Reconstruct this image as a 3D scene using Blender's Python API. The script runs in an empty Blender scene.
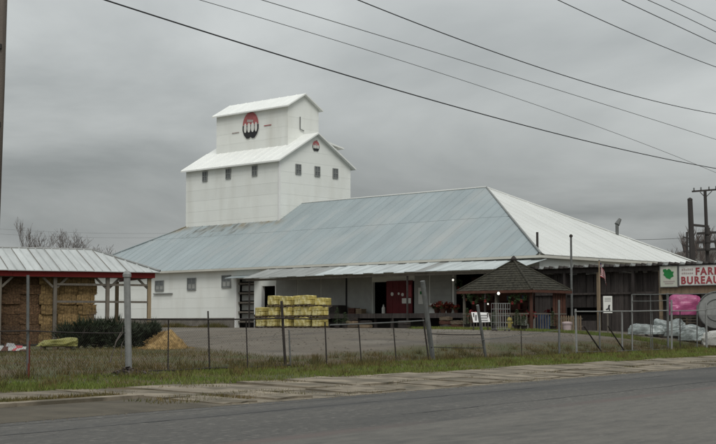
import bpy, bmesh, math, random
import numpy as np
from mathutils import Vector, Matrix
random.seed(7); RNG = np.random.default_rng(7)
sc = bpy.context.scene
COL = sc.collection
R_ = math.radians

# ------------------------------------------------------------------ camera
FPX = 1382.0; EYE = 1.5; PITCH = math.atan(103/FPX)
cam = bpy.data.cameras.new('camera'); camo = bpy.data.objects.new('camera', cam); COL.objects.link(camo)
cam.sensor_width = 36; cam.lens = FPX/716*36; cam.clip_start = .1; cam.clip_end = 4000
camo.location = (0, 0, EYE); camo.rotation_euler = (math.pi/2+PITCH, 0, 0)
sc.camera = camo
sc.render.resolution_x = 1024; sc.render.resolution_y = 635

# ------------------------------------------------------------------ light
SUN_EL, SUN_AZ = R_(52), R_(172)          # azimuth clockwise from +Y (the view direction): behind the camera
w = bpy.data.worlds.new('World'); sc.world = w; w.use_nodes = True
nt = w.node_tree; N = nt.nodes; Lk = nt.links; N.clear()
out = N.new('ShaderNodeOutputWorld'); bg = N.new('ShaderNodeBackground'); bg.inputs['Strength'].default_value = .1
sky = N.new('ShaderNodeTexSky'); sky.sky_type = 'NISHITA'; sky.sun_disc = False
sky.sun_elevation = SUN_EL; sky.sun_rotation = SUN_AZ; sky.dust_density = 4; sky.air_density = 1.5
tc = N.new('ShaderNodeTexCoord'); sep = N.new('ShaderNodeSeparateXYZ'); Lk.new(tc.outputs['Generated'], sep.inputs[0])
# overcast deck: flat cloud layer seen from below -> project direction on a plane overhead
mx = N.new('ShaderNodeMath'); mx.operation = 'MAXIMUM'; mx.inputs[1].default_value = 0; Lk.new(sep.outputs['Z'], mx.inputs[0])
ad = N.new('ShaderNodeMath'); ad.inputs[1].default_value = .22; Lk.new(mx.outputs[0], ad.inputs[0])
dv = N.new('ShaderNodeVectorMath'); dv.operation = 'DIVIDE'; Lk.new(tc.outputs['Generated'], dv.inputs[0])
cmb = N.new('ShaderNodeCombineXYZ'); [Lk.new(ad.outputs[0], cmb.inputs[i]) for i in range(3)]; Lk.new(cmb.outputs[0], dv.inputs[1])
mp = N.new('ShaderNodeMapping'); mp.inputs['Scale'].default_value = (.75, .8, 1.7); mp.inputs['Location'].default_value = (3.1, 1.7, .3)
Lk.new(dv.outputs[0], mp.inputs[0])
nz = N.new('ShaderNodeTexNoise'); nz.inputs['Scale'].default_value = 1.25; nz.inputs['Detail'].default_value = 8; nz.inputs['Roughness'].default_value = .5
nz.inputs['Distortion'].default_value = .35; Lk.new(mp.outputs[0], nz.inputs['Vector'])
rp = N.new('ShaderNodeValToRGB'); rp.color_ramp.elements[0].position = .36; rp.color_ramp.elements[1].position = .64
rp.color_ramp.elements[0].color = (2.08, 2.23, 2.26, 1); rp.color_ramp.elements[1].color = (4.25, 4.43, 4.40, 1)
Lk.new(nz.outputs['Fac'], rp.inputs[0])
zf = N.new('ShaderNodeMath'); zf.operation = 'MULTIPLY_ADD'; zf.inputs[1].default_value = 1.3; zf.inputs[2].default_value = .86; Lk.new(mx.outputs[0], zf.inputs[0])
mul = N.new('ShaderNodeVectorMath'); mul.operation = 'SCALE'; Lk.new(rp.outputs[0], mul.inputs[0]); Lk.new(zf.outputs[0], mul.inputs['Scale'])
mixs = N.new('ShaderNodeMix'); mixs.data_type = 'RGBA'; mixs.inputs['Factor'].default_value = .94
Lk.new(sky.outputs[0], mixs.inputs['A']); Lk.new(mul.outputs[0], mixs.inputs['B'])
Lk.new(mixs.outputs['Result'], bg.inputs['Color']); Lk.new(bg.outputs[0], out.inputs[0])
sun = bpy.data.lights.new('sun', 'SUN'); suno = bpy.data.objects.new('sun', sun); COL.objects.link(suno)
sun.energy = 1.5; sun.angle = R_(30); sun.color = (1, .985, .95)
sd = Vector((math.sin(SUN_AZ)*math.cos(SUN_EL), math.cos(SUN_AZ)*math.cos(SUN_EL), math.sin(SUN_EL)))
suno.rotation_euler = sd.to_track_quat('Z', 'Y').to_euler(); suno.location = (0, -20, 60)
sc.view_settings.view_transform = 'Standard'; sc.view_settings.look = 'None'; sc.view_settings.gamma = 1
sc.view_settings.exposure = 0.36; sc.view_settings.use_curve_mapping = False

# ------------------------------------------------------------------ frames of the place
AU = R_(43.5)
U = Vector((math.sin(AU), math.cos(AU), 0)); V = Vector((-math.cos(AU), math.sin(AU), 0))
BC = Vector((11.3, 86, 0)); BROT = math.pi/2-AU           # warehouse corner; local x = U (into it), y = V (along the dock)
AR = R_(32.5)
RD = Vector((math.sin(AR), math.cos(AR), 0)); RN = Vector((-math.cos(AR), math.sin(AR), 0)); RROT = math.pi/2-AR
def sn(s, n, z=0): return RD*s+RN*n+Vector((0, 0, z))
def rise(s, n):                       # the lot climbs to the warehouse, the lawn by the hay shed stays low
    t = min(1, max(0, (s-.62*n-16.5)/15)); return .32+.68*t*t*(3-2*t)
def prof(n, s=60.):
    if n < 15.7: return -.07
    if n < 16: return -.07+(n-15.7)/.3*.07
    if n < 23: return (n-16)/7*.3
    return .3+rise(s, n)*(1-math.exp(-(n-23)/4.5))
def gz(x, y): return prof(RN.x*x+RN.y*y, RD.x*x+RD.y*y)
def ray(px, py):
    a = (px-358)/FPX; b = (222-py)/FPX
    return Vector((a, math.cos(PITCH)-b*math.sin(PITCH), math.sin(PITCH)+b*math.cos(PITCH)))
def at(px, py, Y): r = ray(px, py); return Vector((0, 0, EYE))+r*(Y/r.y)
def ground(px, Y):
    p = at(px, 325, Y); p.z = gz(p.x, p.y); return p
def onN(px, py, n): r = ray(px, py); return Vector((0, 0, EYE))+r*(n/(RN.dot(r)))
def onU(px, py, u): r = ray(px, py); p = Vector((0, 0, EYE))+r*((U.dot(BC)+u)/U.dot(r)); return (p-BC).dot(U), (p-BC).dot(V), p.z
def uv(u, v, z=0): return BC+U*u+V*v+Vector((0, 0, z))

# ------------------------------------------------------------------ materials
def mat(name, col, rough=.8, var=.25, scale=3., col2=None, bump=0., bscale=40., metal=0., rnd=0., stretch=None, spec=.3, detail=5):
    m = bpy.data.materials.new(name); m.use_nodes = True
    t = m.node_tree; n = t.nodes; l = t.links; b = n['Principled BSDF']
    b.inputs['Roughness'].default_value = rough; b.inputs['Metallic'].default_value = metal
    b.inputs['Specular IOR Level'].default_value = spec
    co = n.new('ShaderNodeTexCoord'); src = co.outputs['Object']
    if stretch:
        q = n.new('ShaderNodeMapping'); q.inputs['Scale'].default_value = stretch; l.new(src, q.inputs[0]); src = q.outputs[0]
    z = n.new('ShaderNodeTexNoise'); z.inputs['Scale'].default_value = scale; z.inputs['Detail'].default_value = detail; z.inputs['Roughness'].default_value = .6
    l.new(src, z.inputs['Vector'])
    r = n.new('ShaderNodeValToRGB'); c2 = col2 or tuple(c*(1-var) for c in col)
    r.color_ramp.elements[0].position = .32; r.color_ramp.elements[1].position = .66
    r.color_ramp.elements[0].color = (*c2, 1); r.color_ramp.elements[1].color = (*col, 1)
    l.new(z.outputs['Fac'], r.inputs[0]); o = r.outputs[0]
    if rnd:
        oi = n.new('ShaderNodeObjectInfo'); ma = n.new('ShaderNodeMath'); ma.operation = 'MULTIPLY_ADD'
        ma.inputs[1].default_value = rnd; ma.inputs[2].default_value = 1-rnd*.5; l.new(oi.outputs['Random'], ma.inputs[0])
        sc_ = n.new('ShaderNodeVectorMath'); sc_.operation = 'SCALE'; l.new(o, sc_.inputs[0]); l.new(ma.outputs[0], sc_.inputs['Scale']); o = sc_.outputs[0]
    l.new(o, b.inputs['Base Color'])
    m['o'] = 0
    if bump:
        z2 = n.new('ShaderNodeTexNoise'); z2.inputs['Scale'].default_value = bscale; z2.inputs['Detail'].default_value = 4
        l.new(co.outputs['Object'], z2.inputs['Vector'])
        bp = n.new('ShaderNodeBump'); bp.inputs['Strength'].default_value = bump; bp.inputs['Distance'].default_value = .02
        l.new(z2.outputs['Fac'], bp.inputs['Height']); l.new(bp.outputs[0], b.inputs['Normal'])
    return m
def overlay(m, col, box, scale=1.2, lo=.45, hi=.6, stretch=(1, 1, 1), soft=.5):
    """a stain: colour mixed in by noise inside a soft box (lo corner, hi corner) in the thing's own coordinates"""
    t = m.node_tree; n = t.nodes; l = t.links; b = n['Principled BSDF']
    prev = b.inputs['Base Color'].links[0].from_socket
    co = n.new('ShaderNodeTexCoord'); mpn = n.new('ShaderNodeMapping'); mpn.inputs['Scale'].default_value = stretch
    l.new(co.outputs['Object'], mpn.inputs[0])
    z = n.new('ShaderNodeTexNoise'); z.inputs['Scale'].default_value = scale; z.inputs['Detail'].default_value = 5; l.new(mpn.outputs[0], z.inputs['Vector'])
    rr = n.new('ShaderNodeMapRange'); rr.inputs['From Min'].default_value = lo; rr.inputs['From Max'].default_value = hi; l.new(z.outputs['Fac'], rr.inputs[0])
    fac = rr.outputs[0]
    sp = n.new('ShaderNodeSeparateXYZ'); l.new(co.outputs['Object'], sp.inputs[0])
    for i in range(3):
        for k in (0, 1):
            e = box[k][i]
            if e is None: continue
            a = n.new('ShaderNodeMapRange')
            a.inputs['From Min'].default_value = e-soft if k == 0 else e+soft; a.inputs['From Max'].default_value = e+soft if k == 0 else e-soft
            l.new(sp.outputs[i], a.inputs[0]); mm = n.new('ShaderNodeMath'); mm.operation = 'MULTIPLY'; l.new(fac, mm.inputs[0]); l.new(a.outputs[0], mm.inputs[1]); fac = mm.outputs[0]
    mi = n.new('ShaderNodeMix'); mi.data_type = 'RGBA'; l.new(fac, mi.inputs['Factor']); l.new(prev, mi.inputs['A']); mi.inputs['B'].default_value = (*col, 1)
    l.new(mi.outputs['Result'], b.inputs['Base Color']); return m

M = {}
M['white'] = mat('white_siding', (.76, .775, .735), .65, .05, .8, bump=.1, bscale=8, rnd=.05, stretch=(1, 1, .5))
overlay(M['white'], (.62, .62, .57), ((None, None, None), (None, None, None)), .5, .5, .85, (1.5, 1.5, .3))
M['whiteroof'] = mat('white_painted_metal', (.74, .75, .72), .5, .08, .9, rnd=.06)
M['grey_roof'] = mat('grey_painted_metal', (.27, .315, .325), .5, .14, .5, rnd=.08, stretch=(.4, 1.6, 1), bump=.06, bscale=3)
overlay(M['grey_roof'], (.31, .33, .325), ((None, None, None), (None, None, None)), .35, .48, .75, (.35, 1.3, 1))
overlay(M['grey_roof'], (.20, .17, .115), ((5.7, 30.0, None), (7.2, 46, None)), .9, .44, .7, (.8, 1, 1))
overlay(M['grey_roof'], (.14, .145, .135), ((4.8, 33.5, None), (6.6, 41, None)), 1.6, .48, .64, (.35, 1.4, 1))
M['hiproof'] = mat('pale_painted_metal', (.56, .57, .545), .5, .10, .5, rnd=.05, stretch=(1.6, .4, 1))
M['cream'] = mat('cream_fascia', (.55, .54, .48), .7, .12, 1.)
M['wall_grey'] = mat('grey_and_shaded_white', (.34, .345, .325), .75, .2, 1.2, rnd=.06)  # canopy shade mixed into the white wall's colour; also plain grey parts
M['block'] = mat('stained_block', (.22, .20, .17), .9, .45, 1.5, bump=.3, bscale=12)
M['dark'] = mat('dark_interior', (.018, .018, .018), .9, .3, 2)  # near-black holds the shade of openings and under the dock; also dark trim
M['glass'] = mat('dusty_glass', (.14, .15, .15), .25, .3, 4, spec=.5)
M['frame'] = mat('grey_frame', (.24, .25, .24), .7, .2, 5)
M['canopy_dark'] = mat('dark_canopy_metal', (.27, .28, .27), .6, .25, 1.2, rnd=.15, stretch=(.4, 2, 1))
M['canopy_lite'] = mat('galvanised_canopy', (.46, .50, .50), .5, .3, 1.0, rnd=.10, stretch=(.4, 2, 1))
M['red'] = mat('red_paint', (.12, .010, .013), .6, .25, 2)
M['fascia_red'] = mat('red_board', (.27, .020, .018), .6, .3, 2, stretch=(.5, 1, 4))
M['wood'] = mat('grey_timber', (.16, .14, .115), .85, .4, 3, stretch=(4, 4, .6), rnd=.25, bump=.3)
M['wood_tan'] = mat('tan_timber', (.30, .235, .15), .85, .3, 3, stretch=(4, 4, .6), rnd=.2, bump=.3)
M['plank'] = mat('dark_board', (.058, .049, .045), .9, .5, 2, stretch=(4, 4, .5), rnd=.7, bump=.3)
M['tanboard'] = mat('tan_board', (.25, .19, .125), .85, .35, 2, stretch=(3, 3, .6), rnd=.2)
M['redwood'] = mat('red_brown_timber', (.085, .036, .024), .8, .35, 3, rnd=.3)
M['shedroof'] = mat('galvanised_sheet', (.43, .45, .44), .5, .2, 1.1, rnd=.12, stretch=(3, .4, 1))
M['galv'] = mat('galvanised_steel', (.27, .275, .265), .55, .25, 6, metal=.2)
M['galv_dull'] = mat('dull_grey_steel', (.14, .145, .14), .7, .35, 5)
M['iron'] = mat('dark_iron', (.045, .038, .034), .8, .4, 5)
M['rust'] = mat('red_oxide_post', (.17, .045, .03), .8, .4, 6)
M['wire'] = mat('cable_black', (.03, .03, .032), .6, .1, 4)
M['wire_pale'] = mat('cable_grey', (.15, .155, .155), .6, .1, 4)
M['pole'] = mat('weathered_pole', (.15, .125, .105), .9, .35, 2, stretch=(6, 6, .4), bump=.4)
M['poledark'] = mat('creosote_pole', (.05, .045, .042), .9, .3, 2, stretch=(6, 6, .4))
M['hay'] = mat('golden_hay', (.27, .18, .08), .95, .7, 14, rnd=.5, bump=.8, bscale=30)
M['hay_old'] = mat('weathered_hay', (.14, .082, .044), .95, .75, 13, rnd=.55, bump=.8, bscale=30)
M['twine'] = mat('twine', (.09, .06, .03), .9, .2, 4)
M['straw'] = mat('loose_straw', (.36, .24, .10), .95, .6, 9, rnd=.2, bump=.6, bscale=25)
M['yellow'] = mat('yellow_bags', (.46, .38, .12), .5, .35, 4, rnd=.4)
overlay(M['yellow'], (.60, .54, .28), ((None, None, None), (None, None, None)), 3.5, .5, .62)
M['pallet'] = mat('pallet_wood', (.13, .10, .07), .9, .3, 4)
M['shingle'] = mat('old_shingle', (.046, .043, .031), .95, .55, 4.5, rnd=.15, bump=.5, bscale=25)
M['white_paint'] = mat('white_paint', (.72, .72, .70), .6, .06, 3)
M['sign_white'] = mat('sign_white', (.66, .66, .62), .5, .08, 2)
M['sign_cream'] = mat('sign_cream', (.50, .52, .44), .5, .1, 2)
M['letter_red'] = mat('letter_red', (.33, .06, .07), .6, .2, 6)
M['letter_grey'] = mat('letter_grey', (.25, .25, .25), .6, .2, 6)
M['logo_red'] = mat('faded_red', (.42, .13, .13), .7, .3, 2.5)
M['logo_black'] = mat('logo_black', (.028, .028, .03), .7, .2, 3)
M['logo_faint'] = mat('faded_lettering', (.42, .36, .34), .7, .2, 3)
M['green'] = mat('sign_green', (.02, .20, .05), .6, .2, 3)
M['pink'] = mat('pink_plastic', (.36, .07, .18), .4, .35, 2.5, spec=.5, bump=.5, bscale=6)
M['film'] = mat('clear_wrap', (.36, .41, .40), .35, .65, 2.2, spec=.6, bump=.6, bscale=7)
M['teal'] = mat('teal_edge', (.08, .24, .21), .5, .4, 4)
M['blue'] = mat('blue_plastic', (.035, .06, .12), .5, .3, 3)
M['orange'] = mat('orange_red', (.24, .04, .025), .6, .4, 7)
M['flower'] = mat('red_flowers', (.22, .015, .02), .6, .5, 9)
M['yel2'] = mat('yellow_paint', (.26, .21, .04), .5, .2, 3)
M['tarp'] = mat('yellow_green_tarp', (.22, .21, .06), .55, .4, 3.5, bump=.5, bscale=5)
M['pinkbox'] = mat('pale_pink', (.45, .36, .36), .7, .15, 3)
M['needle'] = mat('juniper_leaf', (.028, .040, .019), .8, .5, 3)
M['leafgreen'] = mat('green_leaf', (.05, .085, .03), .8, .4, 4)
M['bark'] = mat('bare_bark', (.12, .10, .09), .95, .3, 3)
M['asphalt'] = None
M['flagred'] = mat('flag_red', (.35, .03, .045), .8, .2, 5)
M['flagwhite'] = mat('flag_white', (.55, .53, .52), .8, .1, 5)
M['flagblue'] = mat('flag_blue', (.02, .03, .10), .8, .2, 5)
mb_ = bpy.data.materials.new('lit_bulb'); mb_.use_nodes = True
b_ = mb_.node_tree.nodes['Principled BSDF']; b_.inputs['Base Color'].default_value = (.9, .9, .85, 1); b_.inputs['Emission Color'].default_value = (1, .97, .88, 1); b_.inputs['Emission Strength'].default_value = .75
M['bulb'] = mb_

# ------------------------------------------------------------------ mesh helpers
class MB:
    def __init__(s): s.v = []; s.f = []
    def add(s, vs, fs):
        k = len(s.v); s.v += [tuple(v) for v in vs]; s.f += [tuple(i+k for i in f) for f in fs]; return s
    def box(s, a, b):
        x0, y0, z0 = a; x1, y1, z1 = b
        return s.add([(x0,y0,z0),(x1,y0,z0),(x1,y1,z0),(x0,y1,z0),(x0,y0,z1),(x1,y0,z1),(x1,y1,z1),(x0,y1,z1)],
                     [(0,3,2,1),(4,5,6,7),(0,1,5,4),(1,2,6,5),(2,3,7,6),(3,0,4,7)])
    def slab(s, top, th):
        """polygon (list of 3-D points, counter-clockwise from above) with thickness below it"""
        n = len(top); vs = list(map(tuple, top))+[(p[0], p[1], p[2]-th) for p in top]
        return s.add(vs, [tuple(range(n)), tuple(range(2*n-1, n-1, -1))]+[(i, i+n, (i+1) % n+n, (i+1) % n) for i in range(n)])
    def prism(s, poly, d):
        """polygon of 3-D points extruded by the vector d"""
        n = len(poly); d = Vector(d); vs = [tuple(p) for p in poly]+[tuple(Vector(p)+d) for p in poly]
        return s.add(vs, [tuple(range(n-1, -1, -1)), tuple(range(n, 2*n))]+[(i, (i+1) % n, (i+1) % n+n, i+n) for i in range(n)])
    def tube(s, pts, r, n=6, cap=True):
        pts = [Vector(p) for p in pts]; rs = r if isinstance(r, (list, tuple)) else [r]*len(pts); k0 = len(s.v)
        for i, p in enumerate(pts):
            t = (pts[min(i+1, len(pts)-1)]-pts[max(i-1, 0)]).normalized()
            a = t.cross(Vector((0, 0, 1)) if abs(t.z) < .9 else Vector((1, 0, 0))).normalized(); b = t.cross(a)
            for j in range(n):
                q = 2*math.pi*j/n; s.v.append(tuple(p+(a*math.cos(q)+b*math.sin(q))*rs[i]))
        for i in range(len(pts)-1):
            for j in range(n):
                s.f.append((k0+i*n+j, k0+(i+1)*n+j, k0+(i+1)*n+(j+1) % n, k0+i*n+(j+1) % n))
        if cap: s.f.append(tuple(k0+j for j in range(n))); s.f.append(tuple(k0+(len(pts)-1)*n+j for j in range(n-1, -1, -1)))
        return s
    def bar(s, a, b, wx, wz):
        a = Vector(a); b = Vector(b); t = (b-a).normalized(); up = Vector((0, 0, 1)) if abs(t.z) < .95 else Vector((0, 1, 0))
        x = t.cross(up).normalized()*wx/2; z = x.normalized().cross(t)*wz/2
        return s.prism([a-x-z, a+x-z, a+x+z, a-x+z], b-a)
    def lathe(s, prof_, c=(0, 0, 0), n=12, sx=1, sy=1):
        k = len(s.v)
        for r, z in prof_:
            for j in range(n):
                q = 2*math.pi*j/n; s.v.append((c[0]+r*math.cos(q)*sx, c[1]+r*math.sin(q)*sy, c[2]+z))
        for i in range(len(prof_)-1):
            for j in range(n): s.f.append((k+i*n+j, k+i*n+(j+1) % n, k+(i+1)*n+(j+1) % n, k+(i+1)*n+j))
        s.f.append(tuple(k+(len(prof_)-1)*n+j for j in range(n))); s.f.append(tuple(k+j for j in range(n-1, -1, -1))); return s
    def mesh(s, name, m, smooth=False, dz=0):
        me = bpy.data.meshes.new(name); me.from_pydata([(x, y, z-dz) for x, y, z in s.v] if dz else s.v, [], s.f)
        bm = bmesh.new(); bm.from_mesh(me); bmesh.ops.recalc_face_normals(bm, faces=bm.faces); bm.to_mesh(me); bm.free()
        if m: me.materials.append(M[m] if isinstance(m, str) else m)
        if smooth: me.polygons.foreach_set('use_smooth', [True]*len(me.polygons))
        return me
    def build(s, name, m, parent=None, smooth=False, dz=None):
        if dz is None: dz = BASEZ.get(parent.name, 0) if parent else 0
        return link(name, s.mesh(name, m, smooth, dz), parent)
BASEZ = {}
def link(name, me, parent=None, loc=None):
    o = bpy.data.objects.new(name, me); COL.objects.link(o)
    if parent: o.parent = parent
    if loc is not None: o.location = loc
    return o
def tag(o, label, cat, group=None):
    o['label'] = label; o['category'] = cat
    if group: o['group'] = group
    return o
def thing(name, label, cat, loc=(0, 0, 0), rz=0, group=None, absz=False):
    o = bpy.data.objects.new(name, None); COL.objects.link(o); o.location = loc; o.rotation_euler = (0, 0, rz); o.empty_display_size = .3
    if absz: BASEZ[o.name] = loc[2]
    return tag(o, label, cat, group)
def struct(o): o['kind'] = 'structure'; return o
def stuff(o, label=None, cat=None):
    o['kind'] = 'stuff'
    if label: o['label'] = label; o['category'] = cat
    return o
def copy_tree(root, loc, rz=0, label=None):
    c = root.copy(); COL.objects.link(c); c.location = loc; c.rotation_euler = (0, 0, rz)
    if label: c['label'] = label
    for ch in root.children:
        d = ch.copy(); COL.objects.link(d); d.parent = c
    return c
ORD = ['first', 'second', 'third', 'fourth', 'fifth', 'sixth', 'seventh', 'eighth', 'ninth', 'tenth', 'eleventh', 'twelfth']

# ================================================================== GROUND
def ground_material():
    m = mat('yard_soil_and_gravel', (.148, .126, .098), .95, .3, .9, bump=.8, bscale=7, col2=(.112, .097, .077))
    t = m.node_tree; n = t.nodes; l = t.links; b = n['Principled BSDF']
    prev = b.inputs['Base Color'].links[0].from_socket
    co = n.new('ShaderNodeTexCoord'); sp = n.new('ShaderNodeSeparateXYZ'); l.new(co.outputs['Object'], sp.inputs[0])
    def noise(sc_, det=5):
        z = n.new('ShaderNodeTexNoise'); z.inputs['Scale'].default_value = sc_; z.inputs['Detail'].default_value = det; l.new(co.outputs['Object'], z.inputs['Vector']); return z.outputs['Fac']
    def math_(op, a, b_=None, c=None):
        q = n.new('ShaderNodeMath'); q.operation = op
        for i, k in enumerate((a, b_, c)):
            if k is None: continue
            if isinstance(k, (int, float)): q.inputs[i].default_value = k
            else: l.new(k, q.inputs[i])
        return q.outputs[0]
    def rng(x, a, c):
        q = n.new('ShaderNodeMapRange'); l.new(x, q.inputs[0]); q.inputs['From Min'].default_value = a; q.inputs['From Max'].default_value = c; return q.outputs[0]
    def mix(f, a, col):
        q = n.new('ShaderNodeMix'); q.data_type = 'RGBA'; l.new(f, q.inputs['Factor']); l.new(a, q.inputs['A'])
        if isinstance(col, tuple): q.inputs['B'].default_value = (*col, 1)
        else: l.new(col, q.inputs['B'])
        return q.outputs['Result']
    s_, n_ = sp.outputs[0], sp.outputs[1]
    wob = math_('MULTIPLY_ADD', noise(.35), 4.0, -2.0)
    # wet / pale tyre bands across the lot
    prev = mix(math_('MULTIPLY', rng(noise(.16, 3), .5, .62), .6), prev, (.19, .172, .143))
    prev = mix(math_('MULTIPLY', rng(noise(2.5, 6), .52, .7), .5), prev, (.10, .088, .07))
    # turf: the strip along the fence and the lawn in front of the hay shed
    sm = n.new('ShaderNodeMapping'); sm.inputs['Scale'].default_value = (.05, .55, 1); sm.inputs['Rotation'].default_value = (0, 0, .35); l.new(co.outputs['Object'], sm.inputs[0])
    zr = n.new('ShaderNodeTexNoise'); zr.inputs['Scale'].default_value = 1.0; zr.inputs['Detail'].default_value = 6; l.new(sm.outputs[0], zr.inputs['Vector'])
    prev = mix(math_('MULTIPLY', rng(zr.outputs['Fac'], .52, .62), .65), prev, (.075, .066, .055))     # damp wheel tracks
    prev = mix(math_('MULTIPLY', rng(noise(.45, 7), .58, .66), .6), prev, (.06, .054, .046))            # damp hollows
    turfc = n.new('ShaderNodeValToRGB'); turfc.color_ramp.elements[0].position = .4; turfc.color_ramp.elements[1].position = .6
    turfc.color_ramp.elements[0].color = (.092, .068, .038, 1); turfc.color_ramp.elements[1].color = (.062, .068, .026, 1); l.new(noise(.7, 8), turfc.inputs[0])
    nn = math_('ADD', n_, wob)
    strip = rng(nn, 26.2, 25.2)
    # lawn boundary (local s,n): s below a line
    lw = math_('ADD', math_('MULTIPLY_ADD', n_, -.62, s_), math_('MULTIPLY', wob, 1.0))
    lawn = math_('MULTIPLY', rng(lw, 20.3, 18.6), rng(n_, 80, 70))
    f = math_('MAXIMUM', strip, lawn)
    prev = mix(f, prev, turfc.outputs[0])
    l.new(prev, b.inputs['Base Color']); return m
M['ground'] = ground_material()
ns = [-400, -120, -40, -12, 0, 8, 15.7, 16, 17, 18, 19.5, 21, 22, 23]+[23+i*.5 for i in range(1, 30)]+[38, 40, 42, 44, 47, 50, 53, 56, 60, 65, 70, 75, 80, 90, 100, 120, 150, 200, 400, 900, 2500]
ss = [-2500, -900, -300, -100]+[-60+i*2.5 for i in range(96)]+[200, 300, 500, 900, 2500]
g = MB(); g.v = [(s, n, prof(n, s)) for n in ns for s in ss]; W_ = len(ss)
g.f = [(j*W_+i, j*W_+i+1, (j+1)*W_+i+1, (j+1)*W_+i) for j in range(len(ns)-1) for i in range(W_-1)]
go = g.build('ground', 'ground', smooth=True); go.rotation_euler = (0, 0, RROT); struct(go)

# road
M['asphalt'] = mat('worn_asphalt', (.088, .083, .074), .85, .22, .8, col2=(.066, .063, .058), stretch=(.12, 1.6, 1), bump=.9, bscale=14)
overlay(M['asphalt'], (.15, .142, .125), ((None, None, None), (None, None, None)), 9, .55, .72, (.5, 1, 1))
overlay(M['asphalt'], (.035, .034, .032), ((None, None, None), (None, None, None)), 13, .56, .74, (.5, 1, 1))
overlay(M['asphalt'], (.05, .049, .046), ((None, None, None), (None, None, None)), .35, .54, .66, (.25, 1, 1))
overlay(M['asphalt'], (.045, .045, .045), ((None, 13.2, None), (None, 14.6, None)), .8, .45, .7, (.05, 1, 1), .4)
overlay(M['asphalt'], (.125, .117, .102), ((None, 2, None), (None, 10.55, None)), 6, .2, .75, (.2, .6, 1), .08)
overlay(M['asphalt'], (.10, .08, .072), ((None, 10.5, None), (None, 10.9, None)), .5, .4, .6, (.3, 1, 1), .15)
r = MB(); xs = [-600+i*6 for i in range(201)]; yy = [-3, 4, 10.5, 15.95]
r.v = [(s, n, .006) for n in yy for s in xs]
r.f = [(j*201+i, j*201+i+1, (j+1)*201+i+1, (j+1)*201+i) for j in range(3) for i in range(200)]
k0 = len(r.v); edge = [(s*.4-60, 15.93+.10*math.sin(s*.7)+random.uniform(-.07, .07)) for s in range(600)]   # ragged pavement edge
r.v += [(s, 15.5, .0085) for s, n in edge]+[(s, n+.1, .0085) for s, n in edge]
r.f += [(k0+i, k0+i+1, k0+601+i-1+1, k0+600+i) for i in range(599)]
ro = r.build('road', 'asphalt'); ro.rotation_euler = (0, 0, RROT); struct(ro)
# crack seams in the asphalt
M['tar'] = mat('tar_seam', (.035, .035, .035), .7, .2, 3)
ck = MB()
for n0, s0, s1 in ((11.9, 20, 75), (14.2, 5, 40), (13.1, 50, 60)):
    s = s0; n = n0
    while s < s1:
        n2 = n+random.uniform(-.04, .04); wd = random.uniform(.008, .022)
        ck.add([(s, n-wd, .011), (s+.7, n2-wd, .011), (s+.7, n2+wd, .011), (s, n+wd, .011)], [(0, 1, 2, 3)]); s += .7; n = n2
co_ = ck.build('tar_seam', 'tar', ro); stuff(co_)

# pavement: two rows of old slabs, a kerb and a gutter on the left
M['concrete'] = mat('old_concrete', (.25, .212, .158), .9, .4, 1.1, rnd=.22, bump=.4, bscale=14)
overlay(M['concrete'], (.10, .085, .06), ((None, None, None), (None, None, None)), 1.3, .44, .62)
M['dirt'] = mat('gutter_dirt', (.095, .082, .06), .95, .4, 1.2, bump=.5, bscale=10)
overlay(M['dirt'], (.19, .162, .12), ((20.6, None, None), (None, None, None)), 1.5, .36, .56)
base = MB(); base.add([(-20, 15.9, .012), (110, 15.9, .012), (110, 19.9, .162), (-20, 20.6, .185)], [(0, 1, 2, 3)])
bo = base.build('pavement', 'dirt'); bo.rotation_euler = (0, 0, RROT); struct(bo)
def pslab(s0, s1, n0, n1, z00, z01, jig=.03):
    j = lambda a=jig: random.uniform(-a, a)
    dz = random.uniform(-.02, .02); tl = random.uniform(-.018, .018)
    e = []                                                      # crumbled outline
    for a, b_ in (((s0, n0), (s1, n0)), ((s1, n0), (s1, n1)), ((s1, n1), (s0, n1)), ((s0, n1), (s0, n0))):
        for q in range(4):
            t = q/4; e.append((a[0]+(b_[0]-a[0])*t+j(), a[1]+(b_[1]-a[1])*t+j(.06 if a[1] == b_[1] == n0 else jig)))
    top = [(x, y, z00+(z01-z00)*(y-n0)/(n1-n0)+dz+tl*(x-s0)+.02) for x, y in e]
    return MB().slab(top, .14)
s = 20.6
while s < 84:
    d = random.uniform(1.6, 2.3)
    d2 = random.uniform(.55, .8)
    pslab(s+.02, s+d-.05, 17.55+random.uniform(-.08, .08), 19.3+random.uniform(-.1, .1)+.9*max(0, (30-s)/10), .085, .165).build('paving_slab', 'concrete', bo, dz=0)
    if random.random() < .72: pslab(s+.02, s+d*d2, 16.06+random.uniform(-.02, .1), 17.42, .02, .075, .06).build('paving_slab', 'concrete', bo, dz=0)
    if random.random() < .6: pslab(s+d*d2+.08, s+d-.06, 16.15+random.uniform(-.05, .2), 17.40, .015, .07, .07).build('paving_slab', 'concrete', bo, dz=0)
    s += d
s = -14.
while s < 20.4:
    d = min(random.uniform(2.6, 3.2), 20.5-s)
    MB().slab([(s+.02, 17.95, .15), (s+d-.03, 17.95, .155), (s+d-.03, 18.2, .165), (s+.02, 18.2, .16)], .2).build('kerb_stone', 'concrete', bo)
    pslab(s+.02, s+d-.04, 19.0, 20.2, .135, .18).build('paving_slab', 'concrete', bo)
    s += d

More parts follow.
